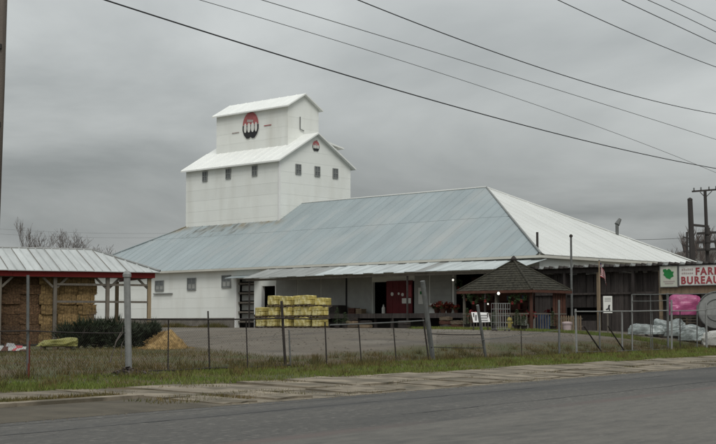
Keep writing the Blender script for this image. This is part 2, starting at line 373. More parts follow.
# ------------------------------------------------------------------ grass (uncountable: stuff)
def blades(name, pts, h, wd, m, label, lean=.5, hvar=.5):
    n = len(pts); P = np.array(pts)
    ang = RNG.uniform(0, 2*np.pi, n); hh = h*(1-hvar+2*hvar*RNG.random(n)); la = RNG.uniform(0, 2*np.pi, n); ll = hh*lean*RNG.random(n)
    dx = np.cos(ang)*wd; dy = np.sin(ang)*wd
    vs = np.empty((n, 3, 3)); vs[:, 0] = P+np.stack([dx, dy, np.zeros(n)], 1); vs[:, 1] = P-np.stack([dx, dy, np.zeros(n)], 1)
    vs[:, 2] = P+np.stack([np.cos(la)*ll, np.sin(la)*ll, hh], 1)
    me = bpy.data.meshes.new(name); me.vertices.add(n*3); me.vertices.foreach_set('co', vs.ravel()); me.loops.add(n*3)
    me.loops.foreach_set('vertex_index', np.arange(n*3)); me.polygons.add(n); me.polygons.foreach_set('loop_start', np.arange(0, n*3, 3)); me.update()
    me.materials.append(M[m]); o = link(name, me); o.rotation_euler = (0, 0, RROT); return stuff(o, label, 'grass')
M['turf'] = mat('green_turf', (.105, .155, .024), .85, .3, 1.3, col2=(.125, .115, .034))
M['weed'] = mat('brown_weeds', (.135, .096, .036), .9, .3, 1.1, col2=(.066, .072, .02))
vp = [prof]
def scatter(n, s0, s1, n0, n1, keep=None):
    ps = []
    for _ in range(n):
        s = random.uniform(s0, s1); q = random.uniform(n0(s) if callable(n0) else n0, n1)
        if keep and random.random() > keep(s, q): continue
        ps.append((s, q, prof(q, s)-.01))
    return ps
edgef = lambda s: (20.15 if s < 20.5 else 19.35+.9*max(0, (30-s)/10))+.12*math.sin(s*1.7)+.08*math.sin(s*4.1)
blades('verge_grass', scatter(120000, 10, 85, edgef, 22.9, lambda s, q: .55+.45*math.sin(s*.9+q*1.3)*math.sin(s*.37)), .085, .011, 'turf', 'green mown verge grass between the pavement and the fence', .8)
def wk(s, q):
    b = math.sin(s*.55+q*.7)*.5+.5; lawn = s-.62*q < 19.5
    return (.35+.5*b) if lawn else max(0, (.3+.7*b)*(1-(q-22.4)/3.4))
blades('fence_weeds', scatter(120000, 6, 90, 22.5, 36, wk), .10, .010, 'weed', 'thin brown weeds and tired lawn inside the chain-link fence', .9, .6)
blades('kerb_weeds', scatter(9000, 8, 20.6, 18.2, 19.05)+scatter(6500, 20.6, 80, 17.2, 17.75, lambda s, q: max(0, .35+.65*math.sin(s*1.3)*math.sin(s*.47)))+scatter(9000, 20.6, 82, 18.9, 19.6, lambda s, q: max(0, .3+.7*math.sin(s*1.9+q*2)))+scatter(3000, 20.6, 80, 15.95, 16.4, lambda s, q: max(0, math.sin(s*.8)*.7))+scatter(3500, 19.5, 25, 16.6, 17.7, lambda s, q: max(0, 1-abs(s-22)/3)), .07, .010, 'weed', 'brown dry grass growing along the kerb and slab joints', .9, .6)
blades('far_strip_grass', [((p := uv(-9+random.uniform(-1.2, 1.2), random.uniform(-16, 2))).dot(RD), p.dot(RN), gz(p.x, p.y)-.02) for _ in range(16000)], .13, .02, 'turf', 'narrow green grass strip in front of the plank lean-to', .6)

tuft = []
for _ in range(420):
    s = random.uniform(12, 85); q = random.choice((random.uniform(20.2, 22.9), random.gauss(23, .12), random.uniform(23, 24.6)))
    for _ in range(38): tuft.append((s+random.gauss(0, .13), q+random.gauss(0, .09), prof(q, s)-.01))
blades('fence_tufts', tuft, .17, .011, 'weed', 'taller dry tufts scattered along the fence foot', .9, .6)
# grit, stones and litter on the gutter line and in the lot
gr_ = MB()
def pebble(s, n, z, r):
    gr_.add([(s-r, n-r*.7, z), (s+r*.9, n-r, z), (s+r, n+r*.8, z), (s-r*.8, n+r, z), (s+random.uniform(-.3, .3)*r, n+random.uniform(-.3, .3)*r, z+r*1.1)], [(0, 1, 4), (1, 2, 4), (2, 3, 4), (3, 0, 4)])
for _ in range(2200): pebble(random.uniform(14, 80), random.gauss(16.02, .2), .009, random.uniform(.004, .018))
for _ in range(2600):
    s = random.uniform(25, 95); n = random.uniform(24, 40); pebble(s, n, prof(n, s)-.003, random.uniform(.012, .04))
M['grit'] = mat('grit_stone', (.15, .13, .10), .95, .6, 4); go_ = gr_.build('road_grit', 'grit'); go_.rotation_euler = (0, 0, RROT); stuff(go_, 'loose grit and stones along the road edge and in the lot', 'gravel')

# ================================================================== WAREHOUSE
ZB, ZE, ZR, BW, BL, HV = 1.15, 6.08, 11.5, 18.2, 50.5, 11.3
K1 = (ZR-ZE)/(BW/2); K2 = (ZR-ZE)/HV
wh = thing('feed_warehouse', 'long white warehouse with pale grey hipped metal roof and covered loading dock', 'building', (BC.x, BC.y, ZB), BROT, absz=True)
def P_(name, m, *boxes, parent=wh, smooth=False):
    q = MB()
    for a, b in boxes: q.box(a, b)
    return q.build(name, m, parent, smooth, dz=BASEZ[wh.name])
ZW = ZE-.12
# openings in the dock wall: (v0,v1,z0,z1)
OPEN = {'bay': (26.35, 28.25, 1.15, 5.0), 'hatch': (24.0, 25.45, 2.65, 4.4), 'door': (10.35, 14.2, 2.25, 4.46), 'shop': (-.0+.3, 6.9, 2.25, 4.8)}
vs_ = [0]+sorted([a for o in OPEN.values() for a in o[:2]])+[BL]
fw = MB()
for a, b in zip(vs_[:-1], vs_[1:]):
    hole = [o for o in OPEN.values() if abs(o[0]-a) < 1e-6]
    if hole:
        o = hole[0]; fw.box((0, a, 0), (.25, b, o[2])) if o[2] > 1.2 else 0; fw.box((0, a, o[3]), (.25, b, ZW))
    else: fw.box((0, a, 0), (.25, b, ZW))
fw.box((.25, 0, 0), (BW, .25, ZW)).box((.25, BL-.25, 0), (BW, BL, ZW)).box((BW-.25, .25, 0), (BW, BL-.25, ZW))
wall = fw.build('wall', 'white', wh)
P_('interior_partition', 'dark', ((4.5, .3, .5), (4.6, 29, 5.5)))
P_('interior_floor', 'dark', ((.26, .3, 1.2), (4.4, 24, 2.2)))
# horizontal siding bands on the dock wall
def siding(u, v0, v1, z0, z1, step, m='white', parent=wh, face='u', th=.009):
    z = z0
    while z < z1-.05:
        zt = min(z+step, z1)
        if face == 'u': q = MB().prism([(u-th, v0, z+.006), (u-.004, v0, zt), (u, v0, zt), (u, v0, z+.006)], (0, v1-v0, 0))
        else: q = MB().prism([(v0, u-th, z+.006), (v0, u-.004, zt), (v0, u, zt), (v0, u, z+.006)], (v1-v0, 0, 0))
        q.build('siding_panel', m, parent, dz=BASEZ[parent.name]); z = zt
siding(0, 28.3, BL, 2.05, ZW-.02, .78)
siding(0, 0, 28.3, 5.02, ZW-.02, .5)
siding(0, .35, BW, 2.0, ZW-.02, .78, face='v')
P_('plinth', 'block', ((-.06, 28.3, 0), (0, BL, 2.04)), ((0.3, -.06, 0), (BW, 0, 1.98)))
# wall panels under the canopy, its shade put into their grey, with battens
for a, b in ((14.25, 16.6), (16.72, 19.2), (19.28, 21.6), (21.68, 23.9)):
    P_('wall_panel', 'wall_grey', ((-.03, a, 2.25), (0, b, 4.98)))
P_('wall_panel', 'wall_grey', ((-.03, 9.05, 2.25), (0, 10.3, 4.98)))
P_('batten', 'dark', ((-.07, 16.6, 2.3), (-.0, 16.72, 5.0)))
P_('batten', 'white', ((-.07, 25.5, 2.3), (-.0, 25.75, 5.0)))
P_('corner_board', 'white_paint', ((-.09, 28.26, 1.2), (0.05, 28.46, 5.1)))
# windows in the long white wall
for vc, zc, ww, hh in ((37.7, 4.66, 1.0, .74), (33.65, 4.72, .95, .86), (29.5, 4.83, .95, .86)):
    wn = P_('window', 'glass', ((-.045, vc-ww/2, zc-hh/2), (-.03, vc+ww/2, zc+hh/2)))
    f = MB()
    for a, b in (((-.08, vc-ww/2-.06, zc-hh/2-.06), (-.02, vc-ww/2, zc+hh/2+.06)), ((-.08, vc+ww/2, zc-hh/2-.06), (-.02, vc+ww/2+.06, zc+hh/2+.06)),
                 ((-.08, vc-ww/2, zc+hh/2), (-.02, vc+ww/2, zc+hh/2+.06)), ((-.09, vc-ww/2, zc-hh/2-.06), (-.02, vc+ww/2, zc-hh/2)),
                 ((-.06, vc-.025, zc-hh/2), (-.035, vc+.025, zc+hh/2)), ((-.06, vc-ww/2, zc-.025), (-.037, vc+ww/2, zc+.025))): f.box(a, b)
    f.build('frame', 'frame', wn, dz=ZB)
    for sgn in (-.25, .25):
        MB().box((-.05, vc+sgn*ww-.2*ww*.9, zc-hh*.42), (-.046, vc+sgn*ww+.18*ww, zc+.0)).build('pane', 'wall_grey', wn, dz=ZB)
P_('wall_pipe', 'galv', ((-.14, 36.0, 3.98), (-.04, 38.4, 4.06)))
# slatted bay at the end of the dock
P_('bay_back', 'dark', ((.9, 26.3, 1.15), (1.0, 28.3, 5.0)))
for i in range(5):
    z = 1.75+i*.72
    P_('shelf_board', 'wood', ((.05, 26.4, z-.07), (.45, 28.2, z+.07)))
    P_('bay_panel', 'wall_grey', ((.42, 26.4, z+.16), (.5, 28.2, z+.6)))
MB().slab([(-.9, 25.6, 5.08), (-.9, 28.7, 5.06), (.0, 28.7, 5.25), (.0, 25.6, 5.27)][::-1], .05).build('bay_roof', 'grey_roof', wh)
# doors
P_('hatch_frame', 'white_paint', ((-.06, 23.86, 2.55), (-.0, 24.0, 4.5)), ((-.06, 25.45, 2.55), (-.0, 25.49, 4.5)))
rdr = P_('sliding_door', 'red', ((-.16, 10.4, 2.28), (-.1, 12.75, 4.5)))
for i in range(4): MB().box((-.175, 10.42+i*.58, 2.3), (-.162, 10.98+i*.58, 4.46)).build('door_board', 'red', rdr, dz=ZB)
for vv, zz, sz in ((12.2, 3.6, .13), (11.6, 3.62, .09), (11.25, 3.55, .12)):
    q = MB(); q.prism([(-.19, vv+math.cos(a)*sz, zz+math.sin(a)*sz) for a in [i*math.pi/4 for i in range(8)]], (.012, 0, 0)); q.build('poster', 'sign_white', rdr, dz=ZB)
MB().box((-.19, 10.5, 2.95), (-.177, 11.3, 3.3)).build('poster', 'sign_white', rdr, dz=ZB)
MB().box((-.19, 10.45, 3.4), (-.177, 10.8, 4.2)).build('poster', 'letter_red', rdr, dz=ZB)
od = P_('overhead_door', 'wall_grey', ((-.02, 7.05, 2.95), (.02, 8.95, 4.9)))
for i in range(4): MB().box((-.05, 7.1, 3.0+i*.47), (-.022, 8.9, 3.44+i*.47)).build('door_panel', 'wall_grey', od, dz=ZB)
P_('dock_shelf', 'tanboard', ((-.45, 6.9, 2.72), (-.02, 9.0, 2.8)))
P_('wall_notice', 'sign_white', ((-.06, 9.25, 2.9), (-.04, 9.95, 4.0)))
P_('notice_mark', 'green', ((-.07, 9.4, 3.55), (-.061, 9.8, 3.75)))
# dock platform
dk = P_('dock', 'pallet', ((-2.5, 1.0, 2.08), (-.02, 23.6, 2.25)))
for i in range(16):
    v = 1.3+i*1.48
    MB().box((-2.4, v, 1.0), (-2.25, v+.15, 2.08)).build('dock_post', 'plank', dk, dz=ZB)
MB().box((-1.5, 1.1, 1.0), (-1.4, 23.5, 2.07)).build('dock_skirt', 'dark', dk, dz=ZB)  # recessed sheet, the shade under the dock put into its near-black
for i in range(15): MB().box((-2.56, 1.05+i*1.5, 1.95), (-2.5, 2.5+i*1.5, 2.26)).build('edge_plank', 'plank', dk, dz=ZB)
# canopy over the dock, each sheet by itself, on posts
cn = P_('canopy', 'wood', ((-2.75, 1.2, 4.68), (-2.63, 24.2, 4.82)))
v = 24.3; i = 0
while v > .2:
    d = .92; m = 'canopy_dark' if v > 17.8 else ('canopy_lite' if v > 8.5 else ('canopy_dark' if v > 7.0 else 'canopy_lite'))  # darker sheets at the left end and in one narrow band
    dz = random.uniform(-.015, .015)+(.03 if i % 2 else 0)
    zt = 5.72-(.0 if v > 7 else .02*(7-v)); zo = 4.88 if v > 17.8 else 4.92
    q = MB().slab([(-2.95, v-d-.02, zo+dz), (0.0, v-d-.02, zt+dz), (0.0, v, zt+dz), (-2.95, v, zo+dz)], .025)
    q.prism([(-2.95, v-.04, zo+dz), (-2.95, v, zo+dz), (-2.95, v-.02, zo+dz+.035)], (2.95, 0, zt-zo))
    q.build('canopy_sheet', m, cn, dz=ZB); v -= d; i += 1
for v in (23.9, 8.6, 2.2): MB().box((-2.74, v-.045, 1.1), (-2.65, v+.045, 4.7)).build('canopy_post', 'iron', cn, dz=ZB)
# roof: sheets, each one a piece
roof = MB()
roof.add([(BW+.4, -.4, ZE-.24), (BW+.4, BL+.4, ZE-.24), (BW/2, BL-HV, ZR-.03), (BW/2, HV, ZR-.03)], [(0, 1, 2, 3)])
roof.add([(BW+.4, BL+.4, ZE-.24), (-.4, BL+.4, ZE-.24), (BW/2, BL-HV, ZR-.03)], [(0, 1, 2)])
rf = roof.build('roof', 'grey_roof', wh)
def fz(u): return ZE+K1*u
def sheet(pts, rib, m):
    q = MB().slab(pts, .035)
    a, b = map(Vector, rib); dd = Vector((0, .03, 0)) if abs((b-a).x) > abs((b-a).y) else Vector((.03, 0, 0))
    q.prism([a-dd, a+dd, a+dd*.4+Vector((0, 0, .034)), a-dd*.4+Vector((0, 0, .034))], b-a)
    q.build('roof_sheet', m, rf, dz=ZB)
cuts = [HV*i/12 for i in range(13)]+[HV+(BL-2*HV)*i/30 for i in range(1, 31)]+[BL-HV+HV*i/12 for i in range(1, 13)]
umax = lambda v: BW/2*max(0, min(v/HV, (BL-v)/HV, 1))
MID = 4.75
for v0, v1 in zip(cuts[:-1], cuts[1:]):
    j = random.uniform(0, .012)
    a, b = umax(v0), umax(v1); lo0 = -.42 if v0 > 0 else -.42
    for ua, ub in (((-.42, -.42), (min(a, MID), min(b, MID))), ((MID-.1, MID-.1), (a, b))):
        if ub[0] <= ua[0]+.02 and ub[1] <= ua[1]+.02: continue
        up = 0 if ua[0] < 0 else .02
        pts = [(ua[0], v0, fz(ua[0])+j+up), (max(ub[0], ua[0]), v0, fz(max(ub[0], ua[0]))+j+up), (max(ub[1], ua[1]), v1, fz(max(ub[1], ua[1]))+j+up), (ua[1], v1, fz(ua[1])+j+up)]
        if max(ub[0], ua[0])-ua[0] < .02: pts = [pts[0], pts[2], pts[3]]
        elif max(ub[1], ua[1])-ua[1] < .02: pts = [pts[0], pts[1], pts[3]]
        big = max(ub); vr = v0 if ub[0] > ub[1] else v1; uu = max(ub[0] if vr == v0 else ub[1], ua[0]+.05)
        sheet(pts, ((ua[0], vr, fz(ua[0])+j+up), (uu, vr, fz(uu)+j+up)), 'grey_roof')
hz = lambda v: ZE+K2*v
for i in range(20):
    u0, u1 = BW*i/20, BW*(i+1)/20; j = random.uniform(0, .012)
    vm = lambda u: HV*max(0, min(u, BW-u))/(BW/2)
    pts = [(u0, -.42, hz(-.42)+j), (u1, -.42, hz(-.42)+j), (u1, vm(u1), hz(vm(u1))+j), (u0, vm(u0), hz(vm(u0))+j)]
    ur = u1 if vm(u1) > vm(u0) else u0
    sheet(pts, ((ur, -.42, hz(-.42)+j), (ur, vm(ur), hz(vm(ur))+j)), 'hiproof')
MB().tube([(-.4, -.4, ZE-.12), (BW/2, HV, ZR+.03)], .07).build('hip_cap', 'frame', rf, dz=ZB)
MB().tube([(BW+.4, -.4, ZE-.12), (BW/2, HV, ZR+.03)], .06).build('hip_cap', 'hiproof', rf, dz=ZB)
MB().tube([(-.4, BL+.4, ZE-.12), (BW/2, BL-HV, ZR+.03)], .06).build('hip_cap', 'grey_roof', rf, dz=ZB)
MB().tube([(BW/2, HV, ZR+.04), (BW/2, BL-HV, ZR+.04)], .08).build('ridge_cap', 'hiproof', rf, dz=ZB)
P_('fascia', 'cream', ((-.46, -.46, ZE-.42), (-.38, BL+.4, ZE-.26)), ((-.38, -.46, ZE-.42), (BW+.4, -.38, ZE-.26)))
P_('soffit', 'cream', ((-.38, -.38, ZE-.40), (0, BL+.4, ZE-.33)), ((0, -.38, ZE-.40), (BW, 0, ZE-.33)))
# vent pipes on the roof
q = onU(536, 250, .4); MB().tube([(.55, .55, ZE+.1), (.55, .55, ZE+1.25)], .075, 8).build('vent_pipe', 'iron', wh)
MB().tube([(15.0, 4.0, hz(4.)-.1), (15.0, 4.0, hz(4)+.75)], .12, 8).tube([(15, 4, hz(4)+.75), (15.25, 3.9, hz(4)+1.15)], [.2, .12], 8).build('vent_pipe', 'galv_dull', wh)

# ================================================================== ELEVATOR TOWER
tw = thing('elevator_tower', 'tall white grain elevator tower rising through the warehouse roof', 'tower', (BC.x, BC.y, ZB), BROT, absz=True)
T0, T1, TV0, TV1, TE, TP = 6.5, 14.87, 30.58, 42.4, 14.94, 17.4
TM = (T0+T1)/2; TS = (TP-TE)/(TM-T0)
def TPt(name, m, *boxes, parent=tw):
    q = MB()
    for a, b in boxes: q.box(a, b)
    return q.build(name, m, parent, dz=ZB)
q = MB().prism([(T0, TV0, ZB), (T1, TV0, ZB), (T1, TV0, TE), (TM, TV0, TP), (T0, TV0, TE)], (0, TV1-TV0, 0)); q.build('wall', 'white', tw)
siding(T0, TV0, TV1, 9.4, TE-.05, .92, parent=tw)
z = 9.4
while z < TP-.2:                                         # gable face bands, cut to the rake
    zt = min(z+.92, TP-.02); 
    def hw(zz): return (T1-T0)/2 if zz <= TE else (T1-T0)/2*(TP-zz)/(TP-TE)
    zs = [z+.006]+([TE] if z < TE < zt else [])+[zt]
    poly = [(TM-hw(a), a) for a in zs]+[(TM+hw(a), a) for a in reversed(zs)]
    q = MB(); n = len(poly)
    q.add([(x, TV0-.009+.006*(a-z)/(zt-z), a) for x, a in poly]+[(x, TV0, a) for x, a in poly], [tuple(range(n)), tuple(range(2*n-1, n-1, -1))]+[(i, i+n, (i+1) % n+n, (i+1) % n) for i in range(n)])
    q.build('siding_panel', 'white', tw); z = zt
TPt('corner_board', 'white_paint', ((T0-.05, TV0-.05, 9.2), (T0+.12, TV0+.1, TE-.1)))
trf = MB()
for sgn in (-1, 1):
    e = (T1-T0)/2+.35
    trf.slab([(TM, TV0-.35, TP+.14), (TM+sgn*e, TV0-.35, TP+.14-TS*e), (TM+sgn*e, TV1+.35, TP+.14-TS*e), (TM, TV1+.35, TP+.14)][::-sgn], .13)
tro = trf.build('roof', 'whiteroof', tw)
for i in range(13):
    v = TV0-.3+i*(TV1-TV0+.6)/12; e = (T1-T0)/2+.34
    MB().prism([(TM-e, v-.03, TP+.14-TS*e), (TM-e, v+.03, TP+.14-TS*e), (TM-e, v, TP+.19-TS*e)], (e-1.6, 0, TS*(e-1.6))).build('roof_seam', 'whiteroof', tro, dz=ZB)
# cupola (head house)
C0, C1, CV0, CV1, CE, CP = 8.9, 12.5, 32.1, 41.2, 19.85, 20.9
CM = (C0+C1)/2
MB().prism([(C0, CV0, 15.5), (C1, CV0, 15.5), (C1, CV0, CE), (CM, CV0, CP), (C0, CV0, CE)], (0, CV1-CV0, 0)).build('head_house', 'white', tw)
siding(C0, CV0, CV1, 16.3, CE-.05, .9, parent=tw)
siding(CV0, C0, C1, 16.2, CE-.02, .9, parent=tw, face='v')
crf = MB(); cs = (CP-CE)/(CM-C0)
for sgn in (-1, 1):
    e = (C1-C0)/2+.3
    crf.slab([(CM, CV0-.3, CP+.13), (CM+sgn*e, CV0-.3, CP+.13-cs*e), (CM+sgn*e, CV1+.3, CP+.13-cs*e), (CM, CV1+.3, CP+.13)][::-sgn], .12)
cro = crf.build('head_house_roof', 'whiteroof', tw)
for i in range(10):
    v = CV0-.25+i*(CV1-CV0+.5)/9; e = (C1-C0)/2+.29
    MB().prism([(CM-e, v-.03, CP+.13-cs*e), (CM-e, v+.03, CP+.13-cs*e), (CM-e, v, CP+.175-cs*e)], (e, 0, cs*e)).build('roof_seam', 'whiteroof', cro, dz=ZB)
# small dormer on the back slope
MB().prism([(12.4, 31.6, 15.4), (14.3, 31.6, 15.4), (14.3, 31.6, 16.66), (12.4, 31.6, 17.02)], (0, 3.2, 0)).build('dormer', 'white', tw)
MB().slab([(12.3, 31.35, 17.2), (14.9, 31.35, 16.72), (14.9, 35.1, 16.72), (12.3, 35.1, 17.2)], .12).build('dormer_roof', 'whiteroof', tw)
def twin(face, c, zc, ww=.5, hh=.72):
    f = MB(); a = T0 if face == 'u' else TV0
    def bx(p0, p1, d0, d1, z0, z1):
        f.box((a+d0, p0, z0), (a+d1, p1, z1)) if face == 'u' else f.box((p0, a+d0, z0), (p1, a+d1, z1))
    bx(c-ww/2, c+ww/2, -.05, -.035, zc-hh/2, zc+hh/2); wn = f.build('window', 'glass', tw); f = MB()
    for p0, p1, z0, z1 in ((-ww/2-.07, -ww/2, -hh/2-.07, hh/2+.07), (ww/2, ww/2+.07, -hh/2-.07, hh/2+.07), (-ww/2, ww/2, hh/2, hh/2+.07), (-ww/2, ww/2, -hh/2-.07, -hh/2), (-.03, .03, -hh/2, hh/2), (-ww/2, ww/2, -.03, .03)):
        bx(c+p0, c+p1, -.085, -.02, zc+z0, zc+z1)
    f.build('frame', 'frame', wn, dz=ZB)
for c in (39.84, 36.8, 33.5): twin('u', c, 14.22)
for c in (8.62, 10.83, 12.98): twin('v', c, 14.3)
# painted emblem boards: on the head house and in the gable
def emblem(to3, rx, rz, nm='emblem'):
    E = lambda pts, d, m, n2, par: MB().prism([to3(x*rx, y*rz, -d) for x, y in pts], Vector(to3(0, 0, -d-.012))-Vector(to3(0, 0, -d))).build(n2, m, par, dz=ZB)
    arc = lambda a0, a1, k, r=1.0: [(math.cos(R_(a0+(a1-a0)*i/k))*r, math.sin(R_(a0+(a1-a0)*i/k))*r) for i in range(k+1)]
    bot = [(-1, 0), (-1.0, -.35), (-.82, -.72), (-.5, -1.0), (-.2, -1.02), (0, -.9), (.2, -1.02), (.5, -1.0), (.82, -.72), (1.0, -.35), (1, 0)]
    ro_ = E([(x*1.05, y*1.04) for x, y in arc(0, 180, 14)+bot[1:-1]], .035, 'sign_white', nm, tw)
    E(arc(2, 178, 14, .98), .05, 'logo_red', 'red_cap', ro_)
    E(bot, .05, 'logo_black', 'black_base', ro_)
    for cx_, w_ in ((-.66, .17), (-.2, .2), (.26, .2), (.68, .15)):
        E([(cx_+math.cos(a)*w_, -.22+math.sin(a)*(.40 if math.sin(a) > 0 else .34)) for a in [i*math.pi/6 for i in range(12)]], .065, 'sign_white', 'white_petal', ro_)
    E([(-.12, .95), (.3, 1.12), (.42, 1.04), (.0, .9)], .055, 'logo_black', 'stem', ro_)
    E([(-.45, .25), (.3, .2), (.35, .36), (-.4, .45)], .065, 'logo_faint', 'faded_band', ro_)
emblem(lambda x, y, d: (C0+d-.0, 36.68-x, 18.62+y), 1.02, 1.14)
emblem(lambda x, y, d: (10.66+x, TV0+d, 16.44+y), .40, .44, 'small_emblem')
TPt('lettering', 'logo_faint', ((C0-.05, 38.2, 18.1), (C0-.032, 39.1, 18.17)))
TPt('lettering', 'logo_red', ((C0-.05, 34.1, 18.35), (C0-.032, 35.0, 18.42)))
MB().tube([(10.25, CV0-.08, 19.0), (10.25, CV0-.08, 17.95), (10.7, CV0-.08, 17.85)], .04).build('wall_pipe', 'galv_dull', tw)

# ================================================================== HAY SHED
# eave line from left of the frame to the corner at px 157
Lc = at(153, 271, 60.); Ldir = Vector((-math.sin(R_(66)), -math.cos(R_(66)), 0)).normalized()    # towards the left and nearer
srot = math.atan2(-Ldir.y, -Ldir.x); sbase = ground(90, 60.).z-.05
sh = thing('hay_shed', 'open-sided timber hay shed with ribbed metal roof and red fascia boards', 'shed', (Lc.x, Lc.y, sbase), srot, absz=True)
# local x: towards the right corner = 0, extends to -14; y: depth
ZF = Lc.z
def S_(name, m, *boxes):
    q = MB()
    for a, b in boxes: q.box(a, b)
    return q.build(name, m, sh)
SD = 6.0
zb = sbase
for i, x in enumerate((-.12, -1.95, -4.2, -6.5, -8.8, -11)):
    for y in (.15, SD-.2):
        q = MB().box((x-.075, y-.075, zb-.2), (x+.075, y+.075, ZF-.3)); q.build('post', ('wood_tan' if i == 0 else 'wood'), sh)
    for sg in (-1, 1):
        if i == 0 and sg == 1: continue
        MB().bar((x+sg*.08, .15, ZF-.75), (x+sg*.55, .15, ZF-.3), .07, .09).build('knee_brace', 'wood', sh)
for z in (ZF-.62, ZF-1.35):
    for x0, x1 in ((-4.12, -2.03), (-1.87, -.2)): S_('rail', 'wood', ((x0, .08, z-.045), (x1, .13, z+.045)))
S_('fascia_board', 'fascia_red', ((-6, -.06, ZF-.31), (.08, -.0, ZF-.02)))
S_('fascia_board', 'fascia_red', ((-12, -.06, ZF-.30), (-6.01, -.0, ZF-.02)))
S_('fascia_board', 'fascia_red', ((.02, .0, ZF-.30), (.08, SD, ZF-.02)))
S_('beam', 'wood', ((-12, .05, ZF-.33), (.0, .22, ZF-.05)), ((-12, SD-.3, ZF-.1), (0, SD-.1, ZF+.1)))
# roof rises to a ridge 3.4 m back; hipped at the right-hand end, sheet by sheet
RY, RZ, HX = 3.4, 1.02, 1.9
sr = MB().add([(-12, RY, ZF+RZ-.03), (-HX, RY, ZF+RZ-.03), (.25, 7, ZF-.05), (-12, 7, ZF-.05)], [(0, 1, 2, 3)]).add([(-HX, RY, ZF+RZ-.03), (.25, -.25, ZF-.09), (.25, 7, ZF-.09)], [(0, 1, 2)])
sro = sr.build('roof', 'shedroof', sh)
rz_ = lambda y: ZF+.02+RZ*(y/RY)
x = -12.
while x < .2:
    d = .72; x1 = min(x+d, .25)
    ym = lambda xx: RY if xx < -HX else max(-.25, RY-(RY+.25)*(xx+HX)/(HX+.25))
    j = random.uniform(0, .02)
    pts = [(x, -.28, rz_(-.28)+j), (x1, -.28, rz_(-.28)+j), (x1, ym(x1)+.001, rz_(ym(x1))+j), (x, ym(x), rz_(ym(x))+j)]
    q = MB().slab(pts, .03)
    for t in (0, .5):
        xx = x+t*d
        if xx < .1: q.prism([(xx-.035, -.28, rz_(-.28)+j), (xx+.035, -.28, rz_(-.28)+j), (xx, -.28, rz_(-.28)+j+.05)], (0, ym(xx)+.28, rz_(ym(xx))-rz_(-.28)))
    q.build('roof_sheet', 'shedroof', sro, dz=zb)
    if x < -.8:
        q = MB(); a = Vector((x, -.26, rz_(-.26)+.04)); b = Vector((x, ym(x)-.1, rz_(ym(x)-.1)+.04)); q.bar(a, b, .028, .03); q.build('rust_seam', 'wood', sro, dz=zb)
    x = x1
MB().tube([(-12, RY, ZF+RZ+.04), (-HX, RY, ZF+RZ+.04), (.25, -.25, ZF)], .05).build('ridge_cap', 'galv', sro, dz=zb)
# hay bales, stacked under the roof: every bale a thing
def bale_mesh(nm, L, D, H, m):
    bm = bmesh.new(); bmesh.ops.create_cube(bm, size=1); bmesh.ops.subdivide_edges(bm, edges=bm.edges[:], cuts=3, use_grid_fill=True)
    for v in bm.verts:
        x, y, z = v.co; k = 1-.05*max(0, abs(x)*2-.6)*max(0, abs(z)*2-.6)*4-.04*random.random()
        v.co = Vector((x*L*k, y*D*k, z*H*k+H/2))+Vector([random.uniform(-.012, .012) for _ in range(3)])
    me = bpy.data.meshes.new(nm); bm.to_mesh(me); bm.free(); me.materials.append(M[m]); return me
def wisps(L, D, H, n=90):
    q = MB()
    for _ in range(n):
        f = random.choice('fte'); x = random.uniform(-L/2, L/2); z = random.uniform(0, H)
        p = Vector((x, -D/2, z)) if f == 'f' else (Vector((x, random.uniform(-D/2, D/2), H)) if f == 't' else Vector((L/2, random.uniform(-D/2, D/2), z)))
        d = Vector((random.uniform(-1, 1), random.uniform(-.5, -.1) if f == 'f' else random.uniform(-.6, .6), random.uniform(-.5, .5)))*.09
        q.add([p, p+d, p+d*.5+Vector((0, 0, .014))], [(0, 1, 2)])
    return q
LB, DB, HB = .80, .46, .425
bm_old = [bale_mesh('bale_old', LB, DB, HB, 'hay_old') for _ in range(3)]; bm_new = [bale_mesh('bale_new', LB, DB, HB, 'hay') for _ in range(3)]
wsp_o = wisps(LB, DB, HB).mesh('wisps_old', 'hay_old'); wsp_n = wisps(LB, DB, HB).mesh('wisps_new', 'hay')
twms = [MB().box((x-.01, -DB/2-.006, 0), (x+.01, -DB/2+.02, HB)).mesh('twine', 'twine') for x in (-.2, .2)]
shm = Matrix.Translation(sh.location) @ Matrix.Rotation(srot, 4, 'Z')
def bale(x, y, row, colname, old, ncol):
    p = shm @ Vector((x, y, row*HB*.985+.1)); o = thing('hay_bale', '', 'hay bale', p, srot+random.uniform(-.05, .05), 'hay bales stacked in the open shed')
    k = random.randrange(3)
    link('baled_hay', (bm_old if old else bm_new)[k], o); [link('twine', t_, o) for t_ in twms]; stuff(link('stray_straw', wsp_o if old else wsp_n, o))
    return o
for row in range(7):
    rn = ['bottom row', 'second lowest row', 'third lowest row', 'middle row', 'third highest row', 'second highest row', 'top row'][row]
    off = .14 if row % 2 else 0
    for c in range(7):
        x = -7.55+c*.785+off*.6
        old = c < 4
        y = (.75 if old else .62)+random.uniform(-.07, .07)
        if c > 5 and row > 7: continue
        b = bale(x, y, row, None, old, c)
        who = 'weathered brown' if old else 'golden'
        b['label'] = f'{who} shed hay bale, {rn}, {ORD[c]} from the left'
    for yy_ in (1.15, 1.65):
        b = bale(-7.55+6*.785+off*.6-.05, yy_, row, None, False, 6); b['label'] = f'golden hay bale on the stack side, {rn}, {"one" if yy_ < 1.4 else "two"} behind the front'

